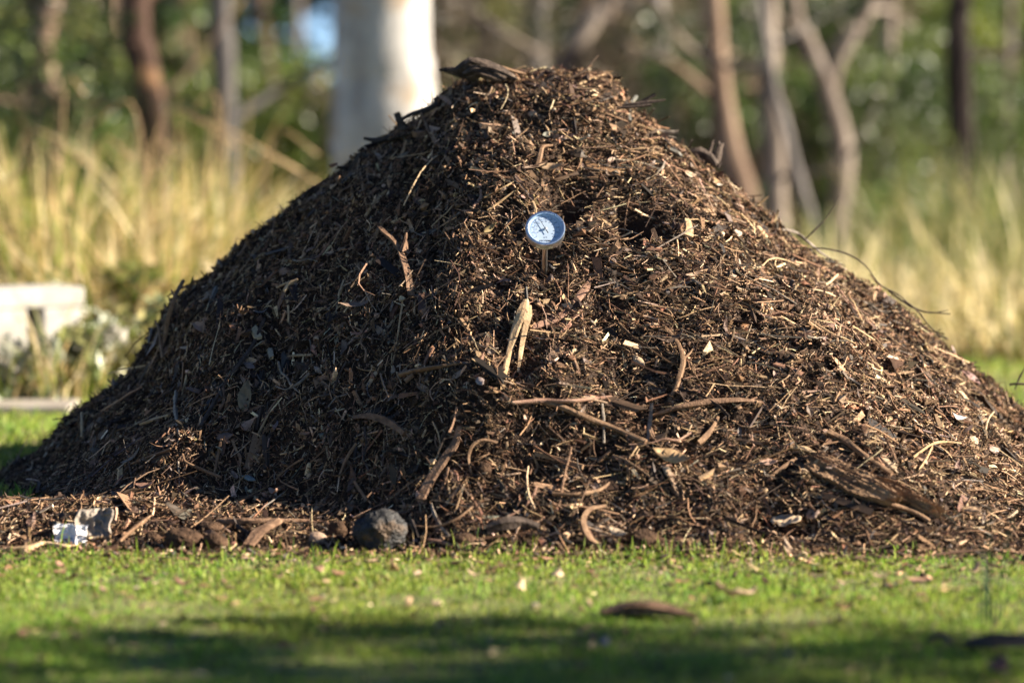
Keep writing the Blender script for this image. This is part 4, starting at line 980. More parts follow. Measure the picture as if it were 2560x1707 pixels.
# leaves and scraps on the lawn
LG = 'fallen leaves on the sunlit lawn'
for i, (u, v, s, c) in enumerate([(238, 1376, 34, (.45, .30, .20)), (312, 1372, 22, (.5, .38, .30)), (220, 1432, 34, (.5, .37, .25)), (905, 1328, 60, (.40, .25, .14)), (856, 1310, 40, (.42, .28, .18)), (730, 1330, 50, (.36, .22, .15)),
        (420, 1362, 60, (.22, .12, .08)), (1196, 1366, 70, (.5, .38, .22)), (1280, 1342, 60, (.55, .42, .26)), (1940, 1360, 34, (.48, .31, .24)), (1880, 1340, 44, (.40, .26, .18)), (2020, 1345, 40, (.42, .30, .2)), (2110, 1352, 60, (.42, .25, .16)),
        (1355, 1412, 34, (.45, .32, .22)), (1005, 1412, 50, (.52, .38, .26)), (1690, 1392, 120, (.5, .36, .24)), (640, 1345, 40, (.30, .18, .12)), (140, 1320, 40, (.34, .2, .13)), (520, 1330, 36, (.4, .26, .17)), (590, 1402, 30, (.45, .3, .2)),
        (1090, 1340, 44, (.45, .33, .2)), (1520, 1330, 36, (.38, .24, .15)), (2240, 1330, 46, (.4, .26, .17)), (1180, 1318, 36, (.45, .3, .2)), (2190, 1376, 40, (.36, .22, .15)), (330, 1415, 30, (.4, .27, .18))]):
    g = np.random.default_rng(500 + i)
    leaf_obj('small dry leaf lying flat on the sunlit lawn before the heap', u, v, s, g.uniform(.3, .55), g.uniform(0, 6.28), c, g.normal(0, .15), g.normal(0, .2), g.uniform(.2, .6), g.uniform(-.1, .3), .02, LG, 500 + i, True)
for i, (u, v, s, c) in enumerate([(1385, 1500, 60, (.20, .20, .21)), (1320, 1502, 40, (.07, .05, .04)), (690, 1545, 46, (.05, .035, .03)), (2290, 1560, 120, (.17, .09, .07)), (2160, 1478, 40, (.08, .045, .035)), (1510, 1552, 40, (.10, .06, .045)), (1010, 1458, 40, (.25, .2, .16))]):
    g = np.random.default_rng(600 + i)
    leaf_obj(['blue grey leaf lying in the front shade of the lawn', 'small dark leaf beside the blue grey leaf in the shade', 'dark leaf near the bottom edge of the shaded lawn', 'long reddish leaf at the bottom right corner of the lawn', 'small dark leaf left of the black bark lump in the shade', 'brown leaf at the bottom edge below the blue grey leaf', 'pale leaf on the edge of the shaded lawn'][i],
             u, v, s, .45, g.uniform(0, 6.28), c, .1, .2, .4, .2, .018, None, 600 + i, True)

def lawn_bark(label, pts, w, t, mat):
    P = []
    for (u, v, z) in pts:
        p = at(u * K, v * K, ground_d(v * K)); p[2] = z; P.append(p)
    return piece('bark_piece', label, 'bark piece', [dict(P=P, w=w, t=t, n=(0, 0, 1), ridge=.2, sides=12, seg=22, jag=.6)], mat)
lawn_bark('dark arched piece of bark lying alone on the lawn', [(1390, 1422, .008), (1440, 1420, .013), (1505, 1422, .013), (1590, 1426, .006)], [20, 44, 42, 16], [5, 13, 12, 4], 'brown')
lawn_bark('black lump of bark in the shade at the lower right', [(2225, 1500, .012), (2290, 1504, .02), (2400, 1508, .018)], [16, 34, 30], [8, 14, 12], 'char')
lawn_bark('small black bark scrap left of the black lump', [(2135, 1486, .01), (2160, 1484, .016), (2186, 1490, .008)], [8, 14, 8], [4, 7, 4], 'char')

# tall dark grass tuft near the camera at the right
def tuft(name, label, cat, c, n, hm, spread, wm, cols, wts, seed, droop=.5, group=None, st=6, loc=None):
    g = np.random.default_rng(seed)
    h = hm * (.35 + .95 * g.random(n) ** 1.4) * g.uniform(.85, 1.15); a = g.uniform(0, 6.28, n); s = np.linspace(0, 1, st)
    rad = spread * np.sqrt(g.random(n)); ph = g.uniform(0, 6.28, n)
    base = np.stack([np.cos(ph) * rad, np.sin(ph) * rad], 1)
    out = unit(base + .6 * spread * np.stack([np.cos(a), np.sin(a)], 1))
    reach = h * np.abs(g.normal(droop, droop * .7, n))
    V = np.zeros((n, st, 2, 3))
    side = np.stack([-out[:, 1], out[:, 0]], 1); tw = g.uniform(-1, 1, (n, 1)); side = unit(side + out * tw)
    wd = wm * g.uniform(.6, 1.3, n)
    for i, t in enumerate(s):
        xy = base + out * (reach * (t ** 2.0))[:, None]
        z = h * (t - .30 * np.clip(reach / h, 0, 1.6) * t ** 3)
        ww = wd * (1 - t ** 2.2) + wd * .06
        for j, sg in enumerate((-.5, .5)):
            V[:, i, j, :2] = xy + side * (sg * ww)[:, None]; V[:, i, j, 2] = z
    q = np.array([[i * 2, i * 2 + 1, i * 2 + 3, i * 2 + 2] for i in range(st - 1)])
    V = V.reshape(n, -1, 3) + np.asarray(c)
    col = np.array(cols)[g.choice(len(cols), n, p=np.array(wts) / sum(wts))] * np.exp(g.normal(0, .2, (n, 1)))
    Fq = (q[None] + (np.arange(n) * st * 2)[:, None, None]).reshape(-1, 4)
    o = np_mesh(name, V.reshape(-1, 3), [Fq], np.repeat(col, st * 2, 0), M_GRASS, True, loc=c)
    return tag(o, label, cat, group)
c = at(2462 , 1560, ground_d(1560)); c[2] = 0
tuft('grass_tuft', 'tall thin dark green grass tuft standing on the front lawn at right', 'grass tuft', c, 9, .20, .03, .004, [(.03, .075, .03), (.045, .09, .035)], [1, 1], 5, .22)

# ------------------------------------------------------------------ background: low white wall, slab, shrubs, tussocks
M_WHITE = noise_mat('whitewashed_block', [(0.3, (.28, .26, .22)), (0.5, (.40, .38, .345)), (0.75, (.54, .52, .49))], 11, 6, .85, .2, .4, .004)
M_GREYB = noise_mat('grey_block', [(0.3, (.20, .20, .19)), (0.7, (.32, .31, .29))], 9, 5, .9, .2, .4, .004)
M_STONE = noise_mat('pale_paving', [(0.3, (.24, .21, .17)), (0.7, (.40, .36, .32))], 6, 6, .85, .2, .4, .004)
def boxes(name, bl, mat, parent=None, loc=None, bev=.006):
    V, q = [], []
    for (x0, x1, y0, y1, z0, z1) in bl:
        b = len(V)
        V += [(x0, y0, z0), (x1, y0, z0), (x1, y1, z0), (x0, y1, z0), (x0, y0, z1), (x1, y0, z1), (x1, y1, z1), (x0, y1, z1)]
        q += [[b, b + 3, b + 2, b + 1], [b + 4, b + 5, b + 6, b + 7], [b, b + 1, b + 5, b + 4], [b + 1, b + 2, b + 6, b + 5], [b + 2, b + 3, b + 7, b + 6], [b + 3, b, b + 4, b + 7]]
    o = np_mesh(name, V, [np.array(q)], None, mat, False, parent, loc=loc)
    md = o.modifiers.new('bevel', 'BEVEL'); md.width = bev; md.segments = 2
    return o
wl = at(90, 900, 9.0); wx = lambda u: (u - CU) / F * 9.0
wloc = (wx(60), 2.08, 0)
wall = empty('low_wall', wloc); tag(wall, 'low white block wall with slots behind the left foot of the heap', 'wall')
wall.rotation_euler = (0, 0, math.radians(30))
rx = lambda u: (wx(u) - wloc[0]) * 1.15
boxes('coping', [(rx(-420), rx(180), -.038, .17, .275, .335)], M_WHITE, wall)
for (a0, b0) in ((-400, -330), (-290, -220), (-180, -110), (-70, 46), (84, 174)):
    boxes('pier', [(rx(a0), rx(b0), -.035, .13, -.01, .274)], M_WHITE, wall)
boxes('back_panel', [(rx(-395), rx(176), .132, .155, -.01, .273)], M_GREYB, wall)
slab = boxes('paving', [(wx(-700) * .96, wx(185) * .96, 1.50, 1.74, -.03, .028)], M_STONE)
tag(slab, kind='structure')

def leaf_cloud(n, centers, rad, size, asp, cols, wts, seed, droop=.3):
    """leaf-sized faces in clusters; returns V (n,4,3), faces, colours"""
    g = np.random.default_rng(seed)
    centers = np.asarray(centers); k = g.integers(len(centers), size=n)
    rad = np.broadcast_to(np.asarray(rad, float), (len(centers),))
    dirs = unit(g.normal(0, 1, (n, 3))); rr = g.random(n) ** .45
    c = centers[k] + dirs * (rr * rad[k])[:, None] * np.array([1, 1, .8])
    L = size * g.uniform(.6, 1.4, n); W = L * asp
    t = unit(g.normal(0, 1, (n, 3)) + np.array([0, 0, -droop])); b = unit(np.cross(t, g.normal(0, 1, (n, 3)))); nn = np.cross(t, b)
    V = np.zeros((n, 4, 3))
    V[:, 0] = c - t * L[:, None] / 2; V[:, 2] = c + t * L[:, None] / 2
    V[:, 1] = c + b * W[:, None] / 2 + nn * W[:, None] * .15; V[:, 3] = c - b * W[:, None] / 2 + nn * W[:, None] * .15
    cl = np.array(cols)[g.choice(len(cols), len(centers), p=np.array(wts) / sum(wts))]
    col = cl[k] * np.exp(g.normal(0, .28, (n, 1)))
    return V, [np.array([[0, 1, 2, 3]])], col

def limbs_geo(base, height, spread, n, r0, seed):
    g = np.random.default_rng(seed); geos = []
    for i in range(n):
        a = g.uniform(0, 6.28); sp = spread * g.uniform(.3, 1); h = height * g.uniform(.7, 1)
        P = [base + np.array([0, 0, -.02]), base + np.array([math.cos(a) * sp * .35, math.sin(a) * sp * .35, h * .5]), base + np.array([math.cos(a) * sp, math.sin(a) * sp, h])]
        geos.append(rod_geo(P, [r0, r0 * .7, r0 * .3], [r0, r0 * .7, r0 * .3], (0, -1, .01), 6, .1, 8, seed * 10 + i))
    return join_geo(geos)
M_BARKB = noise_mat('brown_stringy_bark', [(0.3, (.035, .022, .016)), (0.5, (.085, .055, .04)), (0.7, (.15, .10, .075))], 9, 7, .9, .2, .8, .02, stretch=(1, 1, .25))

M_BARKK = noise_mat('near_black_bark', [(0.3, (.012, .009, .008)), (0.5, (.028, .02, .017)), (0.7, (.06, .043, .036))], 9, 7, .9, .2, .8, .02, stretch=(1, 1, .25))

def shrub(label, u, d, w, h, n, size, cols, wts, seed, asp=.38, group=None, name='shrub', z0=.1, cat='shrub', nc=26):
    g = np.random.default_rng(seed)
    base = np.array([(u - CU) / F * d, d - 7.0, 0.0])
    o = empty(name, base); tag(o, label, cat, group)
    cs = base + np.stack([g.normal(0, .42, nc) * w, g.normal(0, .42, nc) * w, z0 * h + (h * (1 - z0)) * g.random(nc) ** .8], 1)
    V, fl, c = leaf_cloud(n, cs, w * .36 * g.uniform(.6, 1.2, nc), size, asp, cols, wts, seed + 1)
    bulk('foliage', [(V, fl, c)], M_FOLIAGE, o)
    st = limbs_geo(base, h * .85, w * .7, 6, .012 * max(h, .5), seed)
    s = np_mesh('stem', st[0] - base, [st[1], st[2]], None, M_BARKB, True, o)
    return o
GREEN = [(.06, .105, .026), (.10, .155, .035), (.15, .20, .045)]
OLIVE = [(.10, .115, .035), (.15, .16, .05), (.20, .20, .065)]
YEL = [(.13, .17, .02), (.17, .20, .03), (.09, .13, .02)]
GREYG = [(.28, .30, .22), (.38, .38, .30), (.17, .21, .11), (.46, .43, .37)]
DARK = [(.035, .052, .02), (.055, .078, .026), (.08, .10, .035)]
BROWN = [(.13, .10, .065), (.21, .16, .11), (.10, .08, .05), (.32, .26, .19)]
# low grey-green garden shrubs in front of the white wall
shrub('pale grey leaved low shrub growing before the white wall', 60, 8.84, .17, .18, 380, .042, GREYG, [3, 3, 3, 1], 11, .5)
shrub('grey green low shrub at the right end of the white wall', 200, 8.9, .13, .22, 420, .045, GREYG + [(.16, .22, .08), (.24, .28, .12), (.3, .3, .12)], [3, 3, 2, 2, 2, 3, 2], 12, .5)
shrub('olive low shrub between the white wall and the heap', 290, 9.2, .20, .26, 520, .05, GREYG + [(.30, .28, .10), (.38, .34, .14), (.22, .25, .07)], [2, 3, 1, 2, 4, 4, 3], 13, .45)
shrub('low dry brown bush under the tall grasses near the heap', 350, 9.7, .24, .36, 620, .055, [(.30, .27, .09), (.42, .36, .15), (.22, .25, .06), (.36, .25, .15), (.5, .42, .26)], [3, 3, 3, 2, 2], 14, .4)

STRAW = [(.58, .43, .19), (.68, .53, .28), (.74, .62, .38), (.42, .32, .12), (.17, .22, .035), (.27, .30, .06), (.09, .14, .02)]
TG = 'straw coloured grass tussocks left of the heap'
for i_, (u, d, h) in enumerate([(128, 8.78, .30), (10, 8.74, .26), (205, 8.86, .34)]):
    c = np.array([(u - CU) / F * d, d - 7, 0])
    tuft('grass_tuft', 'sparse straw grass tuft standing against the front of the white wall', 'grass tuft', c, 34, h, .06, .009, STRAW, [4, 4, 3, 2, 3, 4, 1], 170 + i_, .6, 'grass tufts against the white wall')
for i_, (u, d, h) in enumerate([(250, 9.7, .42), (330, 9.9, .5), (400, 10.0, .55), (150, 10.0, .5)]):
    c = np.array([(u - CU) / F * d, d - 7, 0])
    tuft('grass_tussock', 'short pale straw tussock at the front of the left grasses', 'grass tussock', c, 240, h, .2, .013, STRAW, [4, 4, 3, 2, 3, 4, 1], 150 + i_, .7, 'short tussocks at the front of the left grasses')
k = 0
for (u, d, h, n, dr, wts) in [(20, 10.0, .72, 420, .55, [2, 2, 1, 2, 4, 4, 2]), (110, 9.7, .74, 420, .5, [3, 2, 1, 3, 4, 4, 2]), (190, 10.3, .80, 420, .5, [3, 3, 2, 3, 4, 4, 2]), (260, 9.8, .70, 420, .6, [3, 3, 2, 2, 3, 3, 1]), (330, 9.6, .66, 420, .6, [4, 4, 3, 2, 2, 2, 1]),
        (390, 10.2, .80, 460, .55, [4, 4, 3, 2, 1, 2, 1]), (450, 9.7, .66, 420, .6, [4, 4, 4, 2, 1, 2, .5]), (520, 10.0, .72, 460, .6, [4, 5, 4, 2, 1, 2, .5]), (580, 10.4, .78, 420, .6, [4, 4, 3, 2, 2, 2, 1]), (640, 10.2, .68, 420, .6, [4, 4, 3, 2, 3, 3, 1]),
        (700, 10.8, .72, 380, .6, [3, 3, 2, 2, 4, 4, 1]), (60, 11.2, .86, 380, .5, [2, 2, 1, 2, 5, 4, 3]), (480, 11.4, .86, 380, .5, [3, 3, 2, 2, 3, 3, 2]), (770, 11.6, .70, 320, .6, [2, 2, 1, 2, 5, 5, 2]), (-60, 9.9, .74, 380, .5, [2, 2, 1, 2, 4, 4, 2])]:
    d *= 1.14; h *= random.choice((.66, .78, .86, .98)); n = int(n * .8); c = np.array([(u - CU) / F * d, d - 7, 0])
    tuft('grass_tussock', ['blond grass tussock with drooping blades among its neighbours left of the heap', 'green based grass tussock with straw tips left of the heap'][0 if wts[0] >= 4 else 1], 'grass tussock', c, n, h, .24, .017, STRAW, wts, 100 + k, dr, TG)
    k += 1
for (u, v1, d, s) in [(165, 205, 11.2, 5), (330, 260, 11.6, -12), (70, 330, 11.0, 16), (420, 280, 11.8, 20), (540, 240, 12, -7), (690, 330, 12, 12), (250, 350, 11, 9), (480, 300, 11.6, 30), (640, 390, 11.4, 24), (140, 390, 11, -14), (380, 350, 11.3, 6)]:
    top = at(u, v1, d); b = np.array([top[0] - .05 * s / 10, d - 7, 0]); mid = (top + b) / 2 + np.array([-.02 * s / 10, 0, .06]); tip = top + np.array([.014 * s, 0, -.02 - .006 * abs(s)])
    V, Q, T = rod_geo([b, mid, top, tip], [.003, .003, .003, .0045], [.003, .003, .003, .004], (0, -1, 0), 5, .1, 14, 900 + u)
    tag(np_mesh('grass_stalk', V, [Q, T], None, M_WOOD['straw'], True, loc=b), 'tall single seed stalk arching above the left grass tussocks', 'grass stalk', 'tall seed stalks over the left grasses')
OLIVEG = [(.60, .50, .24), (.68, .58, .33), (.72, .63, .40), (.42, .35, .14), (.16, .20, .05), (.27, .28, .09), (.08, .12, .03)]
k = 0
for (u, d, h, n, dr, wts) in [(1990, 10.6, .46, 320, .6, [2, 2, 1, 2, 5, 5, 3]), (2080, 11.2, .60, 380, .55, [2, 2, 1, 2, 5, 5, 4]), (2170, 10.6, .50, 380, .65, [4, 4, 2, 2, 4, 5, 2]), (2250, 11.4, .62, 380, .55, [2, 2, 1, 2, 6, 4, 5]), (2340, 10.9, .60, 380, .55, [1, 1, .5, 2, 6, 4, 6]),
        (2430, 11.3, .66, 380, .5, [1, 1, .5, 2, 6, 4, 6]), (2520, 10.8, .60, 380, .5, [2, 1, .5, 2, 6, 4, 5]), (2600, 11.2, .7, 380, .5, [1, 1, .5, 2, 6, 4, 6]), (2300, 12.4, .80, 340, .5, [1, 1, .5, 1, 6, 4, 7]), (2480, 12.6, .86, 340, .5, [1, 1, .5, 1, 6, 4, 7]), (2120, 12.6, .7, 340, .5, [1, 1, .5, 1, 5, 4, 6])]:
    d *= 1.18; h *= random.choice((.52, .62, .75)); n = int(n * .62); wts = [w_ + q_ for w_, q_ in zip(wts, (.3, .3, .3, .5, 0, 1.5, -1 if wts[6] > 2 else 0))]; c = np.array([(u - CU) / F * d, d - 7, 0])
    tuft('grass_tussock', ['yellow tipped grass tussock behind the right skyline of the heap', 'dark green grass tussock behind the right slope of the heap'][0 if wts[0] >= 2 else 1], 'grass tussock', c, n, h, .22, .012, OLIVEG, wts, 200 + k, dr, 'grass tussocks right of the heap')
    k += 1

for i_, (u, d, h) in enumerate([(2330, 10.6, .26), (2420, 10.9, .34), (2500, 10.5, .26), (2250, 11.2, .36), (2560, 11.0, .36), (2130, 11.6, .40), (2040, 11.4, .36)]):
    c = np.array([(u - CU) / F * d, d - 7, 0])
    tuft('grass_tussock', 'short bleached straw tussock on the lawn edge behind the right slope', 'grass tussock', c, 260, h, .22, .013, OLIVEG, [4, 5, 4, 1, 1, 2, .3], 250 + i_, .8, 'short tussocks right of the heap')
# ------------------------------------------------------------------ trees
M_GUMW = noise_mat('white_gum_bark', [(0.3, (.20, .19, .185)), (0.46, (.40, .38, .355)), (0.6, (.53, .51, .48))], 7, 6, .7, .25, .35, .015, stretch=(1, 1, .5), spots=((.36, .29, .22), 3.5, .60))
M_GUMG = noise_mat('grey_bark', [(0.3, (.10, .09, .085)), (0.5, (.20, .18, .165)), (0.7, (.33, .30, .275))], 5, 6, .85, .2, .6, .015, stretch=(1, 1, .3))
M_GUMD = noise_mat('shade_toned_grey_bark', [(0.3, (.045, .042, .042)), (0.5, (.09, .083, .08)), (0.7, (.16, .145, .135))], 6, 6, .85, .2, .6, .015, stretch=(1, 1, .3))  # grey bark darkened: the trunk's shade is put into its colour
M_GUMT = noise_mat('tan_gum_bark', [(0.3, (.11, .07, .05)), (0.5, (.24, .165, .115)), (0.7, (.36, .26, .185))], 6, 6, .8, .2, .5, .012, stretch=(1, 1, .35), spots=((.12, .085, .065), 2.5, .6))
M_GUMO = noise_mat('dark_bark_peeling_orange', [(0.3, (.030, .018, .014)), (0.5, (.065, .038, .028)), (0.7, (.10, .06, .045))], 5, 6, .85, .2, .6, .015, stretch=(1, 1, .3), spots=((.42, .24, .12), 2.2, .60))
M_GUMP = noise_mat('pale_smooth_bark', [(0.3, (.10, .08, .065)), (0.5, (.25, .205, .165)), (0.7, (.38, .32, .265))], 6, 6, .8, .2, .4, .012, stretch=(1, 1, .3), spots=((.10, .075, .06), 2.2, .56))
def tree(label, d, pts, wpx, mat, seed, h=7.0, limbs=(), crown=(3.2, 700, .13), name='gum_tree', cols=None, group=None, cr_c=None, shear=0.0):
    """pts: picture points from low to high at depth d; the trunk runs on down to the ground and up into the crown"""
    P = [at(u, v, d) for (u, v) in pts]
    base = P[0].copy(); sl_ = (P[1] - P[0]) / max(P[1][2] - P[0][2], .05)
    base = P[0] - sl_ * P[0][2] * .5; base[2] = -.05; base[1] = P[0][1]
    g = np.random.default_rng(seed)
    tl = unit(P[-1] - P[-2]); tl = unit(tl * .5 + np.array([0, 0, .8])); tl[1] *= .3
    P_ = [base] + P
    top = P[-1]
    r = np.array(wpx, float) / 2 / F * d
    tk = (h - top[2])
    P_ += [top + tl * tk * .35 + g.normal(0, .08, 3), top + tl * tk * .8 + g.normal(0, .12, 3)]
    rr = [r[0] * 1.25] + list(r) + [r[-1] * .8, r[-1] * .35]
    t = empty(name, (base[0], base[1], 0)); tag(t, label, 'tree', group); o3 = np.array([base[0], base[1], 0])
    cum = np.concatenate([[0], np.cumsum(np.linalg.norm(np.diff(P_, axis=0), axis=1))]); cum /= cum[-1]
    # even parameter for catmull: use point index spacing
    V, Q, T = rod_geo(P_, np.interp(np.linspace(0, 1, 40), np.linspace(0, 1, len(rr)), rr), np.interp(np.linspace(0, 1, 40), np.linspace(0, 1, len(rr)), rr), (0, -1, 0.01), 14, .035, 60, seed)
    np_mesh('trunk', V - o3, [Q, T], None, mat, True, t)
    for i, (lp, lw) in enumerate(limbs):
        LP = [at(u, v, d) for (u, v) in lp]; e = LP[-1] + unit(LP[-1] - LP[-2]) * 1.2 + np.array([0, 0, .5])
        lr = list(np.array(lw, float) / 2 / F * d); LP.append(e); lr.append(lr[-1] * .5)
        V, Q, T = rod_geo(LP, lr, lr, (0, -1, .01), 10, .05, 30, seed * 7 + i)
        np_mesh('limb', V - o3, [Q, T], None, mat, True, t)
    for i in range(3 if name == 'gum_tree' and max(wpx) < 200 else 0):
        zb = g.uniform(.5, 2.6); k_ = min(np.searchsorted([p[2] for p in P_], zb), len(P_) - 1); a0, b0 = P_[max(k_ - 1, 0)], P_[k_]
        q0 = a0 + (b0 - a0) * np.clip((zb - a0[2]) / max(b0[2] - a0[2], .05), 0, 1); sg = g.choice([-1, 1]); ll = g.uniform(.5, 1.5)
        LP = [q0, q0 + np.array([sg * ll * .45, g.normal(0, .2), ll * g.uniform(-.05, .4)]), q0 + np.array([sg * ll * g.uniform(.7, 1), g.normal(0, .3), ll * g.uniform(.1, .9)])]
        rb = min(.03, r.mean() * .35); V, Q, T = rod_geo(LP, [rb, rb * .7, rb * .3], [rb, rb * .7, rb * .3], (0, -1, .01), 8, .1, 16, seed * 9 + i)
        np_mesh('branch', V - o3, [Q, T], None, mat, True, t)
    R_, n, sz = crown
    cc = (P_[-1] if cr_c is None else np.asarray(cr_c)); nc = 22
    cs = cc + g.normal(0, .45, (nc, 3)) * np.array([R_, R_, R_ * .5])
    if shear: cs[:, 1] = cc[1] + (cs[:, 1] - cc[1]) * .62 + (cc[2] - cs[:, 2]) * shear
    V, fl, c = leaf_cloud(n, cs, R_ * .3 * g.uniform(.6, 1.2, nc), sz, .3, cols or (GREEN + OLIVE), [3, 3, 2, 2, 2, 1] if cols is None else [1] * len(cols), seed + 3, 1.0)
    crn = bulk('crown', [(V, fl, c)], M_FOLIAGE, t)
    gs = []
    for i in range(6):
        e = cs[g.integers(nc)]; s0 = P_[-2] * .6 + P_[-1] * .4
        gs.append(rod_geo([P_[-2], (s0 + e) / 2 + np.array([0, 0, .1]), e], [r[-1] * .4, r[-1] * .3, r[-1] * .12], [r[-1] * .4, r[-1] * .3, r[-1] * .12], (0, -1, .01), 6, .1, 10, seed + i))
    V, Q, T = join_geo(gs); np_mesh('crown_limbs', V - o3, [Q, T], None, mat, True, t)
    return t
tree('very thick white gum trunk directly behind the left shoulder', 14.2, [(965, 420), (962, 200), (958, 0)], [262, 252, 246], M_GUMW, 21, 10, crown=(3.0, 900, .15))
tree('curving tan trunk nearest the left border', 16, [(150, 420), (128, 250), (106, 130), (118, 40), (130, -20)], [44, 52, 54, 50, 48], M_GUMT, 22, 7)
tree('dark leaning trunk hard against the curving tan trunk', 17, [(118, 400), (96, 220), (82, 60), (80, -20)], [40, 46, 48, 46], M_BARKB, 23, 7)
tree('dark trunk with peeling orange bark patches at left', 15, [(385, 420), (375, 280), (350, 130), (338, 0)], [78, 84, 80, 74], M_GUMO, 24, 8)
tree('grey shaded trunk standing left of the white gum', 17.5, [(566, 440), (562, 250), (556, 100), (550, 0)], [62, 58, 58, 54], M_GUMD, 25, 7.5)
tree('brown trunk turning tan low down right of the heap crest', 17, [(1862, 500), (1828, 380), (1805, 250), (1790, 120), (1782, 0)], [66, 60, 54, 52, 50], M_GUMT, 26, 8)
tree('straight pale grey trunk between brown and forked trunks', 16.5, [(1940, 520), (1934, 380), (1925, 250), (1922, 100), (1922, 0)], [48, 52, 46, 44, 42], M_GUMP, 27, 8)
tree('thin leaning stem propped beside the straight pale trunk', 16, [(2030, 560), (1990, 420), (1955, 280), (1930, 180)], [24, 22, 20, 16], M_GUMG, 28, 5, crown=(1.4, 260, .1))
tree('forked pale tree with a wide open Y on the right', 17.5, [(2092, 560), (2108, 400), (2085, 280), (2056, 190), (2015, 90), (1985, 0)], [46, 56, 50, 44, 36, 32], M_GUMP, 29, 7.5, limbs=[([(2075, 250), (2090, 170), (2135, 80), (2180, 0)], [36, 34, 30, 28])])
tree('near black straight trunk near the right border', 16.5, [(2412, 480), (2402, 300), (2396, 120), (2398, 0)], [66, 60, 58, 54], M_BARKK, 30, 8)
tree('slim pinkish grey trunk behind the forked tree', 21, [(2215, 420), (2218, 250), (2222, 140)], [32, 32, 30], M_GUMP, 31, 6)
tree('slender pale trunk at the upper right border', 22, [(2512, 320), (2520, 120), (2524, 0)], [26, 24, 22], M_GUMP, 32, 7)
tree('grey trunk rising directly behind the heap crest', 22, [(1336, 330), (1340, 160), (1346, 0)], [52, 50, 46], M_GUMG, 33, 8)
tree('pale limb leaning right behind the heap crest', 19, [(1390, 240), (1430, 130), (1490, 40), (1530, -30)], [50, 46, 40, 36], M_GUMP, 34, 6, crown=(2, 400, .12))
tree('brownish slim trunk right of the leaning pale limb', 20, [(1672, 330), (1662, 200), (1648, 80), (1640, 0)], [46, 42, 40, 38], M_GUMG, 35, 7)
tree('dim brown trunk crossing behind the forked tree', 22, [(2190, 480), (2110, 350), (2000, 240), (1930, 170)], [30, 28, 26, 22], M_GUMG, 36, 4.5, crown=(1.4, 240, .1))
g = np.random.default_rng(77)
k = 0
for u in (20, 230, 455, 690, 745, 1130, 1220, 1430, 1560, 1720, 2000, 2270, 2330, 2470, 2560, 1500, 1850, 2160, 300, 60):
    d = g.uniform(24, 38); w_ = g.uniform(.09, .2) * F / d; ln = g.normal(0, 22)
    tree('distant slender gum sapling dimly seen through the undergrowth', d, [(u, 380), (u + ln * .5, 180), (u + ln, -10)], [w_, w_ * .95, w_ * .9], [M_GUMG, M_GUMP, M_GUMT, M_BARKB][k % 4], 300 + k, g.uniform(6, 9), crown=(2.2, 420, .16), name='gum_sapling', group='distant gum saplings')
    k += 1

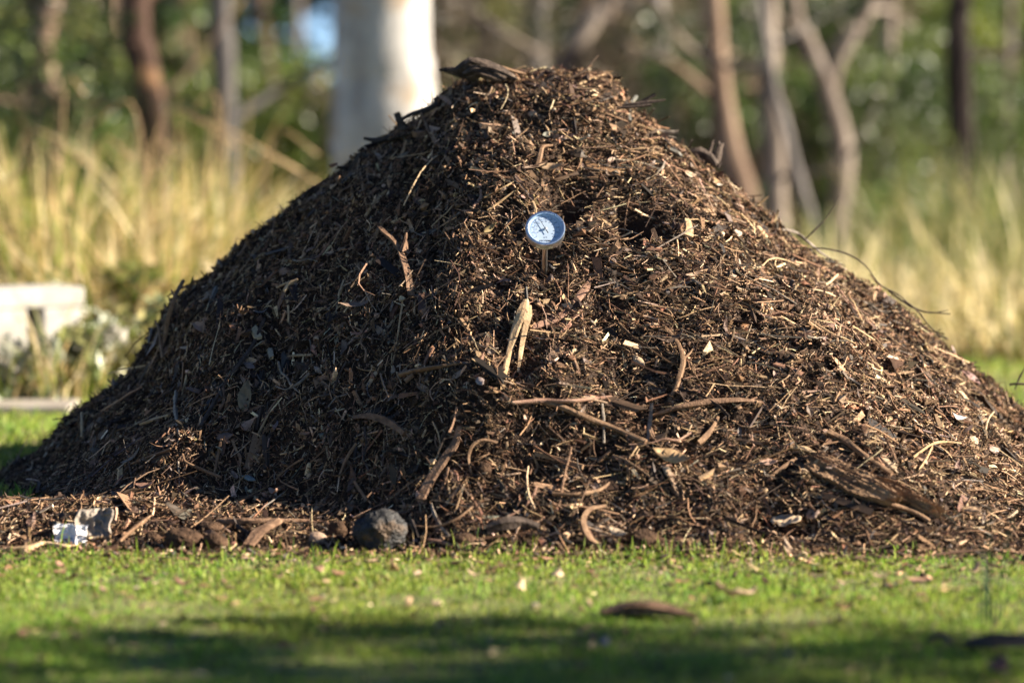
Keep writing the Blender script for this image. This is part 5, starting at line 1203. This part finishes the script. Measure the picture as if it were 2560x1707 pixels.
# shrubs of the understorey
zones = [(-80, 120, DARK + GREEN, 6), (120, 330, GREEN + OLIVE, 6), (390, 540, OLIVE + GREEN, 4), (590, 760, YEL + GREEN, 4), (700, 840, DARK + BROWN, 2), (1060, 1420, OLIVE + BROWN, 10), (1420, 1760, DARK + BROWN, 9), (1560, 1760, GREEN + DARK, 3), (1740, 2200, BROWN + DARK, 10), (2150, 2380, DARK + GREEN, 8), (2300, 2600, GREEN + YEL, 6)]
names = {0: 'dark green bush deep in the woodland', 1: 'mid green bush in the woodland', 2: 'olive brown bush in the woodland'}
k = 0
for (u0, u1, cols, cnt) in zones:
    for i in range(cnt):
        d = g.uniform(13.5, 26) if i % 2 else g.uniform(18, 36); u = g.uniform(u0, u1)
        topv = g.uniform(-80, 270) if not (560 < u < 850) else g.uniform(120, 320)
        if u > 1050: d = max(d, g.uniform(18.5, 24))
        h = max(.5, (at(u, topv, d)[2])); wd = g.uniform(.5, 1.0) * (d / 22)
        side = 'left of the white gum' if u < 840 else ('behind the heap crest' if u < 1700 else 'beyond the right slope')
        kind_ = 0 if cols[0] == DARK[0] else (2 if BROWN[0] in cols else (1 if cols[0] != YEL[0] else 3))
        lab = ['dark green bush', 'mid green leafy bush', 'olive and brown twiggy bush', 'bright yellow green bush'][kind_] + ' in the blurred woodland ' + side
        shrub(lab, u, d, wd, h, 1900, .075 * d / 20, cols, [1] * len(cols), 400 + k, .42, group='understorey bushes ' + side)
        k += 1

# far woodland that reads as one mass, thinner where the sky shows
def far_mass(n, seed):
    g = np.random.default_rng(seed); cs = []
    while len(cs) < 700:
        d = g.uniform(38, 62); u = g.uniform(-700, 3260); z = g.uniform(.2, 8.5)
        v = proj((((u - CU) / F * d), d - 7, z))[1]
        if 545 < u < 850 and v < 250 and g.random() < .45: continue
        cs.append(((u - CU) / F * d, d - 7, z))
    V, fl, c = leaf_cloud(n, cs, 1.15, .42, .5, DARK + GREEN + OLIVE + BROWN, [3, 3, 2, 3, 3, 2, 2, 2, 1, 2, 1, 1, 1], seed, .5)
    return V, fl, c
tag(bulk('woodland_foliage', [far_mass(60000, 5)], M_FOLIAGE), kind='stuff')

# a bushy tree outside the frame on the right whose shadow falls over the front of the lawn
tree('bushy tree standing beside the lawn on the right', 3.3, [(9000, 700), (9020, 300), (9040, -600)], [200, 180, 160], M_GUMG, 61, 3.0, crown=(1.9, 24000, .14), name='bushy_tree', cr_c=(6.9, -4.25, 3.1), shear=.42)

# unseen tall gums added right of the frame so their crowns shade the woodland
for i, (x, y) in enumerate([(16, 18)]):
    d = y + 7; u0 = CU + x / d * F
    tree('unseen tall gum added to shade the woodland from the right', d, [(u0, 500), (u0 + 20, 250), (u0 + 10, 0)], [150, 140, 130], M_GUMG, 700 + i, 6.5, crown=(2.3, 5200, .2), group='added unseen gums right of the view', cr_c=(x, y, 5.2 + i % 3 * .5))
